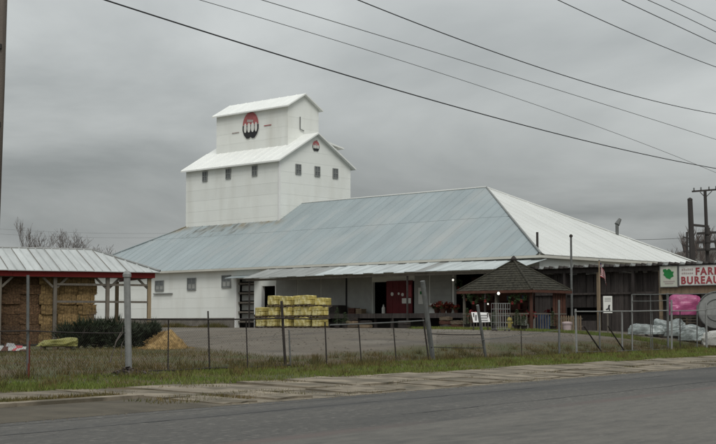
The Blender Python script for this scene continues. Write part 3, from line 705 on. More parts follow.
# junk heaps in the shed's shade
from mathutils import noise as mnoise
def heap(name, c, L, D, H, m, seed, label, cat, rz=0, wrinkle=.12, shape='box', freq=2.2):
    """a crumpled covered load: superellipsoid (box) or cone, roughened by ridged noise"""
    o = thing(name, label, cat, c, rz); q = MB(); nu, nv = 48, 16
    for j in range(nv):
        t = j/(nv-1)
        if shape == 'box': rad = math.cos(t*math.pi/2)**.32 if t < 1 else 0; z = H*math.sin(t*math.pi/2)**.7
        else: rad = (1-t)**.85; z = H*t
        for i in range(nu):
            a = 2*math.pi*i/nu; ex = .45 if shape == 'box' else .9; ca, sa = math.cos(a), math.sin(a)
            p = Vector((math.copysign(abs(ca)**ex, ca)*L/2*rad, math.copysign(abs(sa)**ex, sa)*D/2*rad, z))
            k = Vector((p.x*freq/1.2, p.y*freq/1.2, p.z*freq))+Vector((seed*3.7, seed*1.3, 0))
            n1 = 1-2*abs(mnoise.noise(k)); n2 = 1-2*abs(mnoise.noise(k*2.3)); n3 = mnoise.noise(k*.6)
            s_ = (n1*.6+n2*.35)*wrinkle
            p = Vector((p.x*(1+s_+n3*wrinkle), p.y*(1+s_+n3*wrinkle), max(0, p.z*(1+s_*.6+n3*wrinkle*2.2))))
            q.v.append(tuple(p))
    for j in range(nv-1):
        for i in range(nu): q.f.append((j*nu+i, j*nu+(i+1) % nu, (j+1)*nu+(i+1) % nu, (j+1)*nu+i))
    q.build('cover', m, o, smooth=shape != 'box')
    return o
c = ground(57, 50); h1 = heap('tarp_heap', c, 1.25, .75, .20, 'tarp', 3, 'low heap under a yellow-green tarp in front of the dark juniper', 'tarp', .1, .3, freq=4)
h1.children[0].location = (0, 0, .14)
for k in range(3): MB().box((-.55+k*.45, -.34, .0), (-.40+k*.45, .3, .10)).build('pallet_bearer', 'pallet', h1)
for k in range(4): MB().box((-.58, -.34+k*.17, .10), (.6, -.22+k*.17, .14)).build('pallet_board', 'pallet', h1)
c = ground(11, 46); h2 = thing('scrap_heap', 'small heap of red and white sheet scrap by the red-footed post', 'scrap', c, .2)
rs = random.Random(9)
for k in range(9):
    x = -.5+k*.12; a = rs.uniform(-.5, .5); q = MB().prism([(x-.16, -.25+rs.uniform(-.1, .1), .06), (x+.16, -.2, .05), (x+.12+a*.2, .1, .28-abs(k-4)*.035), (x-.12+a*.2, .12, .30-abs(k-4)*.04)], (0, .015, .012)); q.build('scrap_sheet', ('wall_grey', 'letter_red', 'wall_grey', 'redwood', 'letter_grey')[k % 5], h2)
for k in range(3): MB().box((-.6, -.3+k*.22, .0), (.65, -.18+k*.22, .06)).build('bearer', 'iron', h2)

# ================================================================== YELLOW BAG STACKS IN FRONT OF THE DOCK
def bagpack_parts(o, m='yellow'):
    for r in range(2):
        for k in range(2):
            bm = bmesh.new(); bmesh.ops.create_cube(bm, size=1); bmesh.ops.bevel(bm, geom=bm.edges[:], offset=.16, segments=2, affect='EDGES', profile=.6)
            for v in bm.verts: v.co = Vector((v.co.x*.80, v.co.y*.41+(-.205 if k == 0 else .205), v.co.z*.31+.275+r*.29))+Vector([random.uniform(-.012, .012) for _ in range(3)])
            me = bpy.data.meshes.new('bag'); bm.to_mesh(me); bm.free(); me.materials.append(M[m]); link('bag', me, o)
    q = MB()
    for x in (-.37, 0, .37): q.box((x-.05, -.42, 0), (x+.05, .42, .07))
    for y in (-.36, -.12, .12, .36): q.box((-.43, y-.06, .07), (.43, y+.06, .1))
    q.build('pallet', 'pallet', o)
cols = [(263.5, 2), (275.2, 3), (287.5, 3), (299, 3), (308.5, 3), (319.5, 3)]
proto = None
for d in range(2):
    for ci, (px, h) in enumerate(cols):
        u, v, z = onU(px, 327, -6.0+d*.95); hs = random.uniform(.95, 1.03)
        for row in range(h):
            if d == 1 and ci in (1, 2, 4) and row < 2: continue
            p = uv(u+random.uniform(-.09, .09)+(.28 if ci == 3 else 0), v+random.uniform(-.05, .05), 0); p.z = gz(p.x, p.y)-.02+row*.71*hs
            rz = BROT+math.pi/2+random.uniform(-.06, .06)
            lab = f'yellow bag pallet, {["bottom", "middle", "top"][row] if h == 3 else ["bottom", "top"][row]} of the {ORD[ci]} {"front" if d == 0 else "back"} stack from the left'
            if proto is None:
                proto = thing('bag_pallet', lab, 'bag stack', p, rz, 'yellow bag pallets stacked before the dock'); bagpack_parts(proto)
            else:
                if ci == 5 and row == 2: p = p-U*-.25
                cpy = copy_tree(proto, p, rz+random.choice((0, math.pi)), lab); cpy.scale = (random.uniform(.95, 1.04), random.uniform(.95, 1.03), hs*(.8 if ci == 5 and row == 2 else 1))

# ================================================================== GAZEBO STALL
gc = uv(-7.67, -5.0); GA, GB = 3.3, 4.9          # along U, along V
gb = min(gz(gc.x, gc.y), gz(*(uv(-4.4, -.1).xy)))-.05
gzb = thing('garden_pavilion', 'dark shingled garden pavilion with red-brown posts beside the dock', 'pavilion', (gc.x, gc.y, gb), BROT, absz=True)
GE, GP_ = 3.42, 5.2; ap = Vector((GA/2, GB/2, GP_)); oh = .25
def shing(a, b):
    q = MB(); a = Vector(a); b = Vector(b); rows = 13
    for k in range(rows):
        t0, t1 = k/rows, (k+1.25)/rows; t1 = min(t1, 1)
        n = max(2, int((b-a).length*(1-t0)/.28))
        for i in range(n):
            s0, s1 = (i+.03)/n, (i+.97)/n; up = random.uniform(.0, .02)
            p = lambda s, t: a.lerp(b, s).lerp(ap, t)
            q.slab([p(s0, t0)+Vector((0, 0, .05+up)), p(s1, t0)+Vector((0, 0, .05+up)), p(s1, t1)+Vector((0, 0, .012)), p(s0, t1)+Vector((0, 0, .012))], .02)
    return q
cr = [(-oh, -oh, GE), (GA+oh, -oh, GE), (GA+oh, GB+oh, GE), (-oh, GB+oh, GE)]
gro = MB().add(cr+[tuple(ap)], [(0, 1, 4), (1, 2, 4), (2, 3, 4), (3, 0, 4), (3, 2, 1, 0)]).build('roof', 'shingle', gzb)
for i in range(4): stuff(shing(cr[i], cr[(i+1) % 4]).build('shingles', 'shingle', gro, dz=gb))
for i in range(4): MB().tube([Vector(cr[i])+Vector((0, 0, .06)), ap+Vector((0, 0, .05))], .06).build('hip_cap', 'shingle', gro, dz=gb)
MB().lathe([(.16, 0), (.2, .1), (.12, .2), (.03, .3)], tuple(ap), 8).build('finial', 'iron', gro, dz=gb)
def G_(name, m, *bx):
    q = MB()
    for a, b in bx: q.box(a, b)
    return q.build(name, m, gzb)
for nm, a, b in (('eave_board', (-oh-.03, -oh, GE-.12), (-oh, GB+oh, GE+.03)), ('eave_board', (-oh, -oh-.03, GE-.12), (GA+oh, -oh, GE+.03))): G_(nm, 'redwood', (a, b))
for x in (0, GA-.12):
    for y in (0, GB/2, GB-.12): G_('post', 'redwood' if y == 0 else 'wood', ((x, y, gb), (x+.12, y+.12, GE-.02)))
for k in range(5): G_('corner_board', 'redwood', ((GA*.62+k*.24, -.02, gb), (GA*.62+k*.24+.17, .02, GE-.05)))
G_('rail', 'wood', ((-.03, .2, gb+.95), (.03, GB, gb+1.02)), ((-.03, .2, gb+.2), (.03, GB, gb+.27)))
for k in range(22): G_('baluster', 'wood', ((-.02, .3+k*.21, gb+.27), (.02, .34+k*.21, gb+.95)))
G_('rail', 'wood', ((.2, -.03, gb+.95), (GA, .03, gb+1.02)))
for k in range(12): G_('baluster', 'wood', ((.3+k*.25, -.02, gb+.1), (.34+k*.25, .02, gb+.95)))

# ================================================================== LEAN-TO (plank storage) BY THE ROAD END
lt = thing('plank_lean_to', 'long dark plank lean-to with corrugated roof edge beside the warehouse end', 'shed', (*uv(-1, 0).xy, 1.0), BROT, absz=True)
def LT(name, m, *bx):
    q = MB()
    for a, b in bx: q.box(a, b)
    return q.build(name, m, lt)
# local x: U from the front, y: V (runs negative towards the road)
LZ = 4.92; LE = -17.0
y = .2; k = 0
while y > LE:
    d = .36
    q = MB(); zt = random.uniform(-.02, .02)
    q.slab([(-.35+random.uniform(-.1, .06), y-d, LZ+zt), (4.2, y-d, LZ-.35), (4.2, y-d/2, LZ-.35), (-.35, y-d/2, LZ+.0+zt)], .02)
    q.slab([(-.35, y-d/2, LZ+.0+zt), (4.2, y-d/2, LZ-.35), (4.2, y, LZ-.35), (-.35, y, LZ+zt)], .02)
    q.prism([(-.36, y-d*.5, LZ+zt), (-.36, y-.03, LZ+zt), (-.36, y-d*.28, LZ+zt+.13+random.uniform(0, .05))], (4.4, 0, -.35))
    q.build('roof_sheet', 'frame' if k % 3 == 0 else 'iron', lt); y -= d; k += 1
LT('beam', 'plank', ((-.1, LE, LZ-.3), (.05, .2, LZ-.06)))
LT('back_wall', 'dark', ((1.6, LE, 1.0), (1.7, .3, LZ-.35)))
y = -.1; k = 0
while y > LE:
    d = random.choice((.24, .3, .3, .34)); low = 2.55 if -4.9 < y < -1.2 else 1.0
    m = 'plank'
    xx = random.uniform(.32, .38)
    LT('plank', m, ((xx, y-d+.02, low), (xx+.04, y, LZ-.32+random.uniform(-.1, .03)))); y -= d; k += 1
for y in (-.1, -2.6, -5.0, -7.4, -9.2, -11.9, -14.6): LT('post', 'tanboard' if y in (-5.0, -9.2) else 'plank', ((-.09, y-.08, .9), (.07, y+.08, LZ-.1)))
LT('rail', 'plank', ((.25, LE, 3.3), (.31, -.2, 3.42)))
LT('bench', 'plank', ((.0, -4.8, 1.0), (.6, -1.3, 1.75)))
LT('sign_board', 'tanboard', ((-.14, LE, 3.25), (-.095, -9.3, LZ-.28)))

# signs on the lean-to
def texto(body, size, m, parent, loc, rot, bold=.0, ext=.01):
    cu = bpy.data.curves.new('lettering', 'FONT'); cu.body = body; cu.size = size; cu.extrude = ext; cu.offset = bold; cu.space_character = 1.22
    o = bpy.data.objects.new('tmp', cu); COL.objects.link(o); bpy.context.view_layer.update()
    me = bpy.data.meshes.new_from_object(o.evaluated_get(bpy.context.evaluated_depsgraph_get())); bpy.data.objects.remove(o)
    me.materials.clear(); me.materials.append(M[m]); q = link('lettering', me, parent, loc); q.rotation_euler = rot; return q
ua, va, za = onU(679.5, 266, -1.22); _, vb, zb2 = onU(716, 284.5, -1.22)
H_ = za-zb2
vend = va-3.1
sg = thing('lettered_sign', 'long white signboard with red block letters on the lean-to front', 'sign', uv(-1.22, va, zb2), BROT)
MB().box((-.04, vend-va, 0), (.03, 0, H_)).build('board', 'sign_white', sg)
q = MB()
for a, b in (((-.06, vend-va-.05, -.05), (.04, .05, 0)), ((-.06, vend-va-.05, H_), (.04, .05, H_+.05)), ((-.06, 0, 0), (.04, .05, H_)), ((-.06, vend-va-.05, 0), (.04, vend-va, H_))): q.box(a, b)
q.build('sign_frame', 'galv_dull', sg)
rot_ = (math.pi/2, 0, -math.pi/2)
texto('BUREAU', .56, 'letter_red', sg, (-.047, -.10, .08), rot_, .018)
texto('FARM', .56, 'letter_red', sg, (-.047, -1.02, .57), rot_, .018)
for k in range(2):
    q = MB()
    for i in range(6): q.box((-.05, -.16-i*.125-.09, .62+k*.2), (-.042, -.16-i*.125, .62+k*.2+random.uniform(.07, .12)))
    q.build('worn_small_lettering', 'logo_faint', sg)
ua, va, za = onU(660.5, 266.5, -1.22); _, vb, zb2 = onU(678, 286.5, -1.22); H2 = za-zb2; W2 = va-vb
eg = thing('emblem_sign', 'square cream sign with a green leaf-like emblem beside the lettered board', 'sign', uv(-1.22, va, zb2), BROT)
MB().box((-.04, -W2, 0), (.03, 0, H2)).build('board', 'sign_cream', eg)
q = MB()
for a, b in (((-.06, -W2-.04, -.04), (.04, .04, 0)), ((-.06, -W2-.04, H2), (.04, .04, H2+.04)), ((-.06, 0, 0), (.04, .04, H2)), ((-.06, -W2-.04, 0), (.04, -W2, H2))): q.box(a, b)
q.build('sign_frame', 'galv_dull', eg)
gp = [(.18, .85), (.34, .87), (.38, .80), (.52, .88), (.62, .80), (.66, .74), (.80, .73), (.74, .62), (.78, .5), (.62, .44), (.58, .36), (.44, .40), (.34, .44), (.28, .52), (.18, .58), (.24, .68), (.16, .76)]
MB().prism([(-.052, -x*W2, y*H2) for x, y in gp], (.01, 0, 0)).build('green_emblem', 'green', eg)
for z, a, b in ((.24, .18, .84), (.14, .26, .76)): MB().box((-.05, -b*W2, z*H2), (-.041, -a*W2, (z+.05)*H2)).build('small_lettering', 'logo_faint', eg)

# ================================================================== YARD PIECES
# pole in front of the warehouse end
p = ground(572, 80.); tp = at(572, 237, 80.)
pl = thing('steel_standard', 'slim dark upright pole standing before the white hip wall', 'pole', p); MB().tube([(0, 0, -.2), (0, 0, tp.z-p.z)], [.07, .06], 8).build('shaft', 'galv_dull', pl); MB().lathe([(.10, 0), (.10, .1), (.03, .16)], (0, 0, tp.z-p.z), 8).build('cap', 'iron', pl)
# flag
p = ground(600, 76.); tp = at(600, 261, 76.)
fl = thing('flag_on_pole', 'limp striped flag hanging on a slim pale pole by the lean-to', 'flag', p); hpole = tp.z-p.z
MB().tube([(0, 0, -.2), (0, 0, hpole)], .04, 8).build('pole', 'tanboard', fl); MB().lathe([(.02, 0), (.06, .05), (.02, .11)], (0, 0, hpole), 8).build('finial', 'galv', fl)
rows, colsn = 14, 7
def flagpt(i, j):
    t = i/(rows-1); f = j/(colsn-1); return (.04+f*.55*(.35+.4*t)+.06*math.sin(f*9+t*3), .10*math.sin(f*11+t*2), hpole-.1-t*.75-f*f*.55)
for nm, m, sel in (('red_stripes', 'flagred', lambda i, j: i % 2 == 0), ('white_stripes', 'flagwhite', lambda i, j: i % 2 == 1)):
    q = MB()
    for i in range(rows-1):
        for j in range(colsn-1):
            if sel(i, j) and not (i < 6 and j < 2): q.add([flagpt(i, j), flagpt(i, j+1), flagpt(i+1, j+1), flagpt(i+1, j)], [(0, 1, 2, 3)])
    q.build(nm, m, fl, smooth=True)
q = MB()
for i in range(6):
    for j in range(2): q.add([flagpt(i, j), flagpt(i, j+1), flagpt(i+1, j+1), flagpt(i+1, j)], [(0, 1, 2, 3)])
q.build('blue_canton', 'flagblue', fl, smooth=True)
# white portrait notice on the gate side
p = ground(608, 74.); a = at(604, 296, 74.); b = at(612.5, 313, 74.)
ns_ = thing('notice_board', 'white portrait notice board with a dark figure on a post', 'sign', p)
MB().box((-.04, .03, -.2), (.04, .09, a.z-p.z)).build('post', 'wood', ns_)
MB().box((-.24, -.02, b.z-p.z), (.24, .02, a.z-p.z)).build('board', 'sign_white', ns_)
h = b.z-p.z; MB().prism([(x, -.03, h+z) for x, z in ((-.12, .2), (.0, .26), (.03, .42), (.13, .45), (.1, .3), (.13, .12), (.06, .12), (.03, .2), (-.05, .14))], (0, .008, 0)).build('dark_figure', 'logo_black', ns_)
for z in (.62, .7, .78): MB().box((-.17, -.03, h+z), (.17, -.022, h+z+.025)).build('faint_lines', 'letter_grey', ns_)
# leaning white sandwich board
p = ground(481, 74.); 
ab = thing('sandwich_board', 'low white landscape board on dark legs left of the pavilion', 'sign', p, .15)
ah = at(481, 313, 74.).z-p.z
q = MB().slab([(-.5, -.05, 0), (.52, -.05, 0), (.45, .02, .55), (-.5, .02, .58)], .0) if False else MB().prism([(-.42, 0, 0), (.52, 0, .02), (.42, .12, .52), (-.5, .12, .55)], (0, .03, 0))
for i, v_ in enumerate(q.v): q.v[i] = (v_[0], v_[1], v_[2]+ah-.5)
q.build('board', 'white_paint', ab)
for x in (-.4, .4): MB().bar((x, .1, -.05), (x*.95, .08, ah), .05, .05).build('leg', 'iron', ab)
for k in range(3): MB().box((-.05, -.02+.03*k+.0, ah-.4+k*.13), (.38, -.012+.03*k, ah-.36+k*.13)).build('faint_lines', 'letter_grey', ab)
MB().box((-.32, -.01, ah-.38), (-.22, .0+.02, ah-.1)).build('dark_mark', 'letter_grey', ab)
# picket fence in front of the lean-to
pk = thing('picket_fence', 'short weathered picket fence before the dark lean-to', 'fence', (*uv(-5.2, -6.6).xy, gz(*uv(-5.2, -6.6).xy)), BROT)
for k in range(17): MB().prism([(0, k*.16, 0), (0, k*.16+.1, 0), (0, k*.16+.1, .82), (0, k*.16+.05, .9), (0, k*.16, .82)], (.025, 0, 0)).build('picket', 'tanboard', pk)
for z in (.25, .68): MB().box((.025, -.05, z), (.07, 2.75, z+.08)).build('rail', 'wood', pk)
# pale pink box
p = ground(567, 75.); bx = thing('pale_box', 'small pale pink tub on the grass right of the pavilion', 'tub', p, .3); MB().lathe([(.20, 0), (.25, .42), (.28, .42), (.28, .48), (.24, .48)], n=14).build('tub', 'pinkbox', bx); MB().lathe([(.29, .48), (.29, .52), (.1, .56)], n=14).build('lid', 'pinkbox', bx)
# goods under the pavilion and canopy
def pot(px, Y, z, label, m='flower', s=1.0):
    p = at(px, 300, Y); p.z = z; o = thing('flower_pot', label, 'plant', p, random.random()*6, 'potted plants on show by the dock')
    MB().lathe([(.11*s, 0), (.16*s, .22*s), (.18*s, .22*s), (.18*s, .26*s), (.1*s, .26*s)], n=10).build('pot', 'redwood', o)
    q = MB()
    for _ in range(60):
        d = Vector((random.gauss(0, 1), random.gauss(0, 1), abs(random.gauss(0, .9)))).normalized()*random.uniform(.1, .32)*s; c = d+Vector((0, 0, .3*s)); e = Vector((random.gauss(0, 1), random.gauss(0, 1), random.gauss(0, 1)))*.05*s; f = Vector((random.gauss(0, 1), random.gauss(0, 1), random.gauss(0, 1)))*.05*s
        q.add([c-e, c+f, c+e, c-f], [(0, 1, 2, 3)])
    q.build('blooms', m, o)
    q = MB()
    for _ in range(40):
        d = Vector((random.gauss(0, 1), random.gauss(0, 1), abs(random.gauss(0, .6)))).normalized()*random.uniform(.05, .26)*s; c = d+Vector((0, 0, .28*s)); e = Vector((random.gauss(0, 1), random.gauss(0, 1), random.gauss(0, 1)))*.05*s; f = Vector((random.gauss(0, 1), random.gauss(0, 1), random.gauss(0, 1)))*.05*s
        q.add([c-e, c+f, c+e, c-f], [(0, 1, 2, 3)])
    q.build('leaves', 'leafgreen', o)
for i, (px, u, nm) in enumerate(((437, -.25, 'under the roll-up door'), (443, -1.2, 'on the dock edge below the roll-up door'), (449, -.6, 'at the right end of the roll-up door'), (456, -1.0, 'on the dock between roll-up door and pavilion'))):
    u_, v_, z_ = onU(px, 308, u); pp = uv(u_, v_); pot(px, pp.y, 2.25, f'red flowering pot {nm}', 'orange', 1.3 if i < 3 else 1.0)
for px, u, nm in ((471, -4.0, 'left of the white sandwich board'), (503, -6.5, 'inside the pavilion beside the wire cart'), (530, -6.9, 'at the pavilion railing near its front corner'), (548, -5.0, 'behind the pavilion corner boards')):
    u_, v_, z_ = onU(px, 318, u); pp = uv(u_, v_); pot(px, pp.y, gz(pp.x, pp.y)+.35, f'red flowering pot {nm}', 'flower', 1.35)
# red goods wall in the shop bay (deep inside the opening)
rk = thing('goods_rack', 'dark red rack of goods inside the open shop bay behind the pavilion', 'rack', uv(1.4, .4, 2.25), BROT)
MB().box((.3, 0, 0), (.36, 6.4, 2.4)).build('back_panel', 'redwood', rk)
for k in range(4): MB().box((0, 0, .2+k*.6), (.3, 6.4, .25+k*.6)).build('shelf', 'redwood', rk)
for k in range(40):
    x = random.uniform(.1, 6.2); z = .26+random.randrange(4)*.6; h = random.uniform(.18, .4); MB().box((.03, x, z), (.22, x+random.uniform(.1, .22), z+h)).build('packet', random.choice(['flower', 'red', 'sign_white', 'orange', 'blue', 'dark', 'redwood']), rk)
# items on the dock, left of the red door
for i, (px, m, s, nm) in enumerate(((354, 'redwood', .30, 'brown crate on the dock left of the dark doorway'), (361, 'tanboard', .26, 'tan crate on the dock nearest the dark doorway'), (338, 'iron', .45, 'dark crate on the dock beside the yellow bags'))):
    u_, v_, z_ = onU(px, 312, -.7); o = thing('slatted_crate', nm, 'crate', uv(u_, v_, 2.25), BROT)
    for k in range(3):
        for yy_ in (-s, s-.03): MB().box((-s, yy_, k*s*.5), (s, yy_+.03, k*s*.5+s*.4)).build('slat', m, o)
        for xx in (-s, s-.03): MB().box((xx, -s+.03, k*s*.5), (xx+.03, s-.03, k*s*.5+s*.4)).build('slat', m, o)
    MB().box((-s+.03, -s+.03, .01), (s-.03, s-.03, s*1.1)).build('contents', m, o)
q = onU(383.5, 308, -.3); o = thing('gas_bottle', 'small pale bottle standing in the dark doorway', 'bottle', uv(q[0], q[1], 2.25)); MB().lathe([(.1, 0), (.12, .05), (.12, .42), (.05, .52), (.05, .6)], n=10).build('body', 'sign_white', o); MB().lathe([(.03, .6), (.05, .63), (.02, .68)], n=8).build('valve', 'galv', o)
# hanging lamps
for i, (px, py, u, lab) in enumerate(((453, 280, -1.2, 'white globe lamp hanging under the dock canopy'), (498.5, 293.5, -8.15, 'bright bulb lamp at the pavilion eave'), (488, 304, -5.0, 'small bulb lamp low between dock and pavilion'))):
    u_, v_, z_ = onU(px, py, u); o = thing('hanging_lamp', lab, 'lamp', uv(u_, v_, z_), 0, 'lit lamps around the dock')
    s = (.07, .085, .05)[i]; MB().lathe([(.02, -s), (s*.8, -s*.6), (s, 0), (s*.75, s*.65), (.04, s)], n=12).build('globe', 'bulb', o, smooth=True)
    MB().tube([(0, 0, s), (0, 0, s+(.5 if i != 1 else .12))], .012, 5).build('cord', 'wire', o); MB().lathe([(.05, s), (.03, s+.1)], n=8).build('socket', 'iron', o)
# wreaths along the pavilion eave and shop front
def wreath(px, py, u, lab, r=.24):
    u_, v_, z_ = onU(px, py, u); o = thing('wreath', lab, 'wreath', uv(u_, v_, z_), BROT, 'wreaths hung around the dock and pavilion'); q = MB()
    for _ in range(220):
        a = random.uniform(0, 6.28); rr_ = r+random.gauss(0, .045); c = Vector((random.gauss(0, .04), math.cos(a)*rr_, math.sin(a)*rr_)); e = Vector((random.gauss(0, 1), random.gauss(0, 1), random.gauss(0, 1)))*.035; f = Vector((random.gauss(0, 1), random.gauss(0, 1), random.gauss(0, 1)))*.035
        q.add([c-e, c+f, c+e], [(0, 1, 2)])
    q.build('greenery', 'leafgreen', o)
    MB().lathe([(.02, -.09), (.09, -.05), (.05, 0), (.09, .05), (.02, .09)], (-.06, 0, -r), 8).build('bow', 'flower', o)
for px, py, u, lab in ((459, 284, -.15, 'wreath beside the globe lamp under the canopy'), (466, 296, -2.6, 'wreath low at the right end of the dock'), (474, 299, -7.75, 'wreath at the left eave of the pavilion'), (486, 297, -7.75, 'wreath left of the bright bulb on the pavilion'), (513, 299, -7.75, 'wreath at the middle of the pavilion eave'), (522, 297, -7.75, 'wreath nearest the pavilion front corner')): wreath(px, py, u, lab)
def conifer(px, Y, h, lab):
    p = ground(px, Y); o = thing('potted_conifer', lab, 'plant', p, 0, 'potted conifers for sale'); MB().lathe([(.13, 0), (.18, .26), (.2, .26), (.2, .3), (.1, .3)], n=10).build('pot', 'iron', o); q = MB()
    MB().tube([(0, 0, .25), (0, 0, h)], [.025, .008], 5).build('trunk', 'bark', o)
    for _ in range(420):
        t = random.random(); a = random.uniform(0, 6.28); r = (1-t)*.34*random.uniform(.4, 1)+.02; c = Vector((math.cos(a)*r, math.sin(a)*r, .3+t*(h-.3))); d = Vector((math.cos(a), math.sin(a), -.2))*.1; e = Vector((-math.sin(a), math.cos(a), 0))*.03; q.add([c-e, c+e, c+d], [(0, 1, 2)])
    q.build('needles', 'leafgreen', o)
for px, Y, h, lab in ((467, 78.5, 1.2, 'potted conifer between the dock end and the sandwich board'), (494, 74.2, 1.0, 'potted conifer between sandwich board and wire cart'), (517, 75.5, 1.15, 'potted conifer at the pavilion railing, left one'), (524, 75.0, .9, 'shorter potted conifer at the pavilion railing'), (553, 75.3, 1.1, 'potted conifer in front of the red-brown corner boards'), (337, 86.0, 1.3, 'dark potted conifer right of the yellow bags'), (345, 86.5, 1.0, 'smaller dark conifer right of the yellow bags')): conifer(px, Y, h, lab)
# stacked dark sacks under and before the dock
for i, (px, u, rows_) in enumerate(((352, -3.2, 3), (366, -3.2, 2), (404, -3.1, 2), (446, -3.4, 3), (457, -3.6, 2))):
    for r_i in range(rows_):
        u_, v_, z_ = onU(px, 326, u); p = uv(u_, v_); p.z = gz(p.x, p.y)+r_i*.24
        o = thing('feed_sack', f'dark sack, {["lowest", "second", "third"][r_i]} of the {ORD[i]} pile from the left before the dock', 'sack', p, BROT+math.pi/2+random.uniform(-.2, .2), 'sacks piled before the dock')
        bm = bmesh.new(); bmesh.ops.create_cube(bm, size=1); bmesh.ops.subdivide_edges(bm, edges=bm.edges[:], cuts=2, use_grid_fill=True); bmesh.ops.bevel(bm, geom=[e for e in bm.edges if e.calc_face_angle(0) > 1], offset=.1, segments=2, affect='EDGES')
        for v in bm.verts: k = 1-.25*abs(v.co.x)**2*2; v.co = Vector((v.co.x*.8, v.co.y*.5*k, v.co.z*.26*k+.13))+Vector([random.uniform(-.01, .01) for _ in range(3)])
        me = bpy.data.meshes.new('sack'); bm.to_mesh(me); bm.free(); me.materials.append(M[('pallet', 'tanboard', 'iron', 'plank', 'redwood')[(i+r_i) % 5]]); link('sack', me, o)
        MB().box((-.41, -.1, .12), (-.37, .1, .14)).build('seam', 'twine', o)
# wire cart, hydrant and blue barrels at the pavilion
p = ground(503, 73.); o = thing('wire_cart', 'tall grey wire display cart at the pavilion front', 'cart', p, .5); 
q = MB()
for k in range(7): q.tube([(-.45+k*.15, 0, .1), (-.45+k*.15, 0, 1.45)], .011, 4).tube([(-.45+k*.15, .4, .1), (-.45+k*.15, .4, 1.45)], .011, 4)
for z in (.1, .45, .8, 1.15, 1.45): q.tube([(-.45, 0, z), (.45, 0, z), (.45, .4, z), (-.45, .4, z), (-.45, 0, z)], .012, 4)
q.build('wire_frame', 'galv', o)
for x in (-.4, .4):
    for y in (.02, .38): MB().lathe([(.05, 0), (.06, .05), (.03, .1)], (x, y, 0), 8).build('wheel', 'iron', o)
p = ground(509.5, 77.5); o = thing('yellow_hydrant', 'short yellow hydrant inside the pavilion right of the wire cart', 'hydrant', p)
MB().lathe([(.16, 0), (.16, .06), (.11, .07), (.11, .5), (.15, .52), (.15, .57), (.10, .68), (.03, .72)], n=12).build('barrel', 'yel2', o, smooth=False)
for sx in (-1, 1): MB().tube([(0, 0, .4), (sx*.19, 0, .4)], .055, 8).build('outlet', 'yel2', o)
for px, lab in ((541, 'dark blue barrel inside the pavilion, left of its mate'), (546, 'dark blue barrel inside the pavilion, nearer the corner boards')):
    p = ground(px, 78.5); o = thing('plastic_barrel', lab, 'barrel', (p.x, p.y, p.z), 0, 'barrels under the pavilion'); MB().lathe([(.25, 0), (.28, .08), (.28, .3), (.29, .32), (.28, .34), (.28, .6), (.29, .62), (.28, .64), (.27, .9), (.22, .95)], n=16).build('drum', 'blue', o); MB().lathe([(.2, .95), (.2, .97), (.05, .98)], n=16).build('lid', 'iron', o)
# dark shrubs at the foot of the dock
# plastic-wrapped goods, pink bags and upright tank by the gate
def wrapped(px, Y, L, D, H, lab, seed, m='film'):
    p = ground(px, Y); o = heap('wrapped_pallet', p+Vector((0, 0, .1)), L, D, H, m, seed, lab, 'pallet', -.25, .17, freq=3.0); o['group'] = 'plastic-wrapped goods by the gate'
    q = MB()
    for k in range(5): q.box((-L/2*.95, -D/2*.9+k*D*.2, 0), (L/2*.95, -D/2*.9+k*D*.2+.12, .04))
    for k in range(3): q.box((-L/2*.9+k*L*.42, -D/2*.9, -.1), (-L/2*.9+k*L*.42+.12, D/2*.9, 0))
    q.build('pallet', 'pallet', o)
    MB().tube([(math.cos(a)*L/2*1.0, math.sin(a)*D/2*.95, .06+.03*math.sin(a*5)) for a in [i*math.pi/10 for i in range(21)]], .045, 5).build('hem', 'teal', o)
    return o
wrapped(646, 75, 1.75, .9, .50, 'low clear-wrapped pallet with teal hem, leftmost by the gate', 11)
wrapped(670, 75.5, 1.7, 1.0, .80, 'clear-wrapped pallet in front of the pink bags', 12)
wrapped(693, 73.6, 1.4, 1.0, .70, 'clear-wrapped pallet below the round tank', 13)
wrapped(717, 72.8, 1.5, 1.0, .72, 'white wrapped pallet cut by the right picture edge', 14, 'sign_white')
p = ground(685, 76.3); o = heap('pink_bags', p, 1.75, 1.2, 1.0, 'pink', 21, 'bright pink plastic-wrapped load on stacked pallets behind the gate', 'load', 0, .10, freq=2.2)
zz = at(685, 315, 76.3).z-p.z
o.children[0].location = (0, 0, zz); 
q = MB()
for k in range(max(2, int(zz/.15))): 
    for x in (-.6, 0, .55): q.box((x-.06, -.5, k*.15), (x+.06, .5, k*.15+.1))
    q.box((-.75, -.55, k*.15+.1), (.75, .55, k*.15+.14))
q.build('pallet', 'pallet', o)
p = ground(717, 75.2); cz = at(717, 310, 75.2).z; o = thing('round_tank', 'round grey stock tank standing on edge at the right picture edge', 'tank', (p.x, p.y, p.z), -.2); rr = .98; hz_ = cz-p.z
q = MB(); n = 32
ring = lambda r, y: [(math.cos(2*math.pi*i/n)*r, y, hz_+math.sin(2*math.pi*i/n)*r) for i in range(n)]
for r, y in ((rr, 0), (rr, .7), (rr*.97, .7), (rr*.97, .1)): q.v += ring(r, y)
for k in range(3):
    for i in range(n): q.f.append((k*n+i, k*n+(i+1) % n, (k+1)*n+(i+1) % n, (k+1)*n+i))
q.f.append(tuple(range(3*n, 4*n))); q.f.append(tuple(range(n-1, -1, -1))); q.build('shell', 'galv', o)
MB().tube(ring(rr+.01, -.01)+[ring(rr+.01, -.01)[0]], .045, 6).build('rim', 'galv_dull', o)
MB().tube(ring(rr*.6, -.01)+[ring(rr*.6, -.01)[0]], .03, 6).build('rib', 'galv_dull', o)
for sx in (-.5, .5): MB().bar((sx, -.1, 0), (sx, .9, 0), .15, max(.2, 2*(hz_-1.1))).build('chock', 'pallet', o)
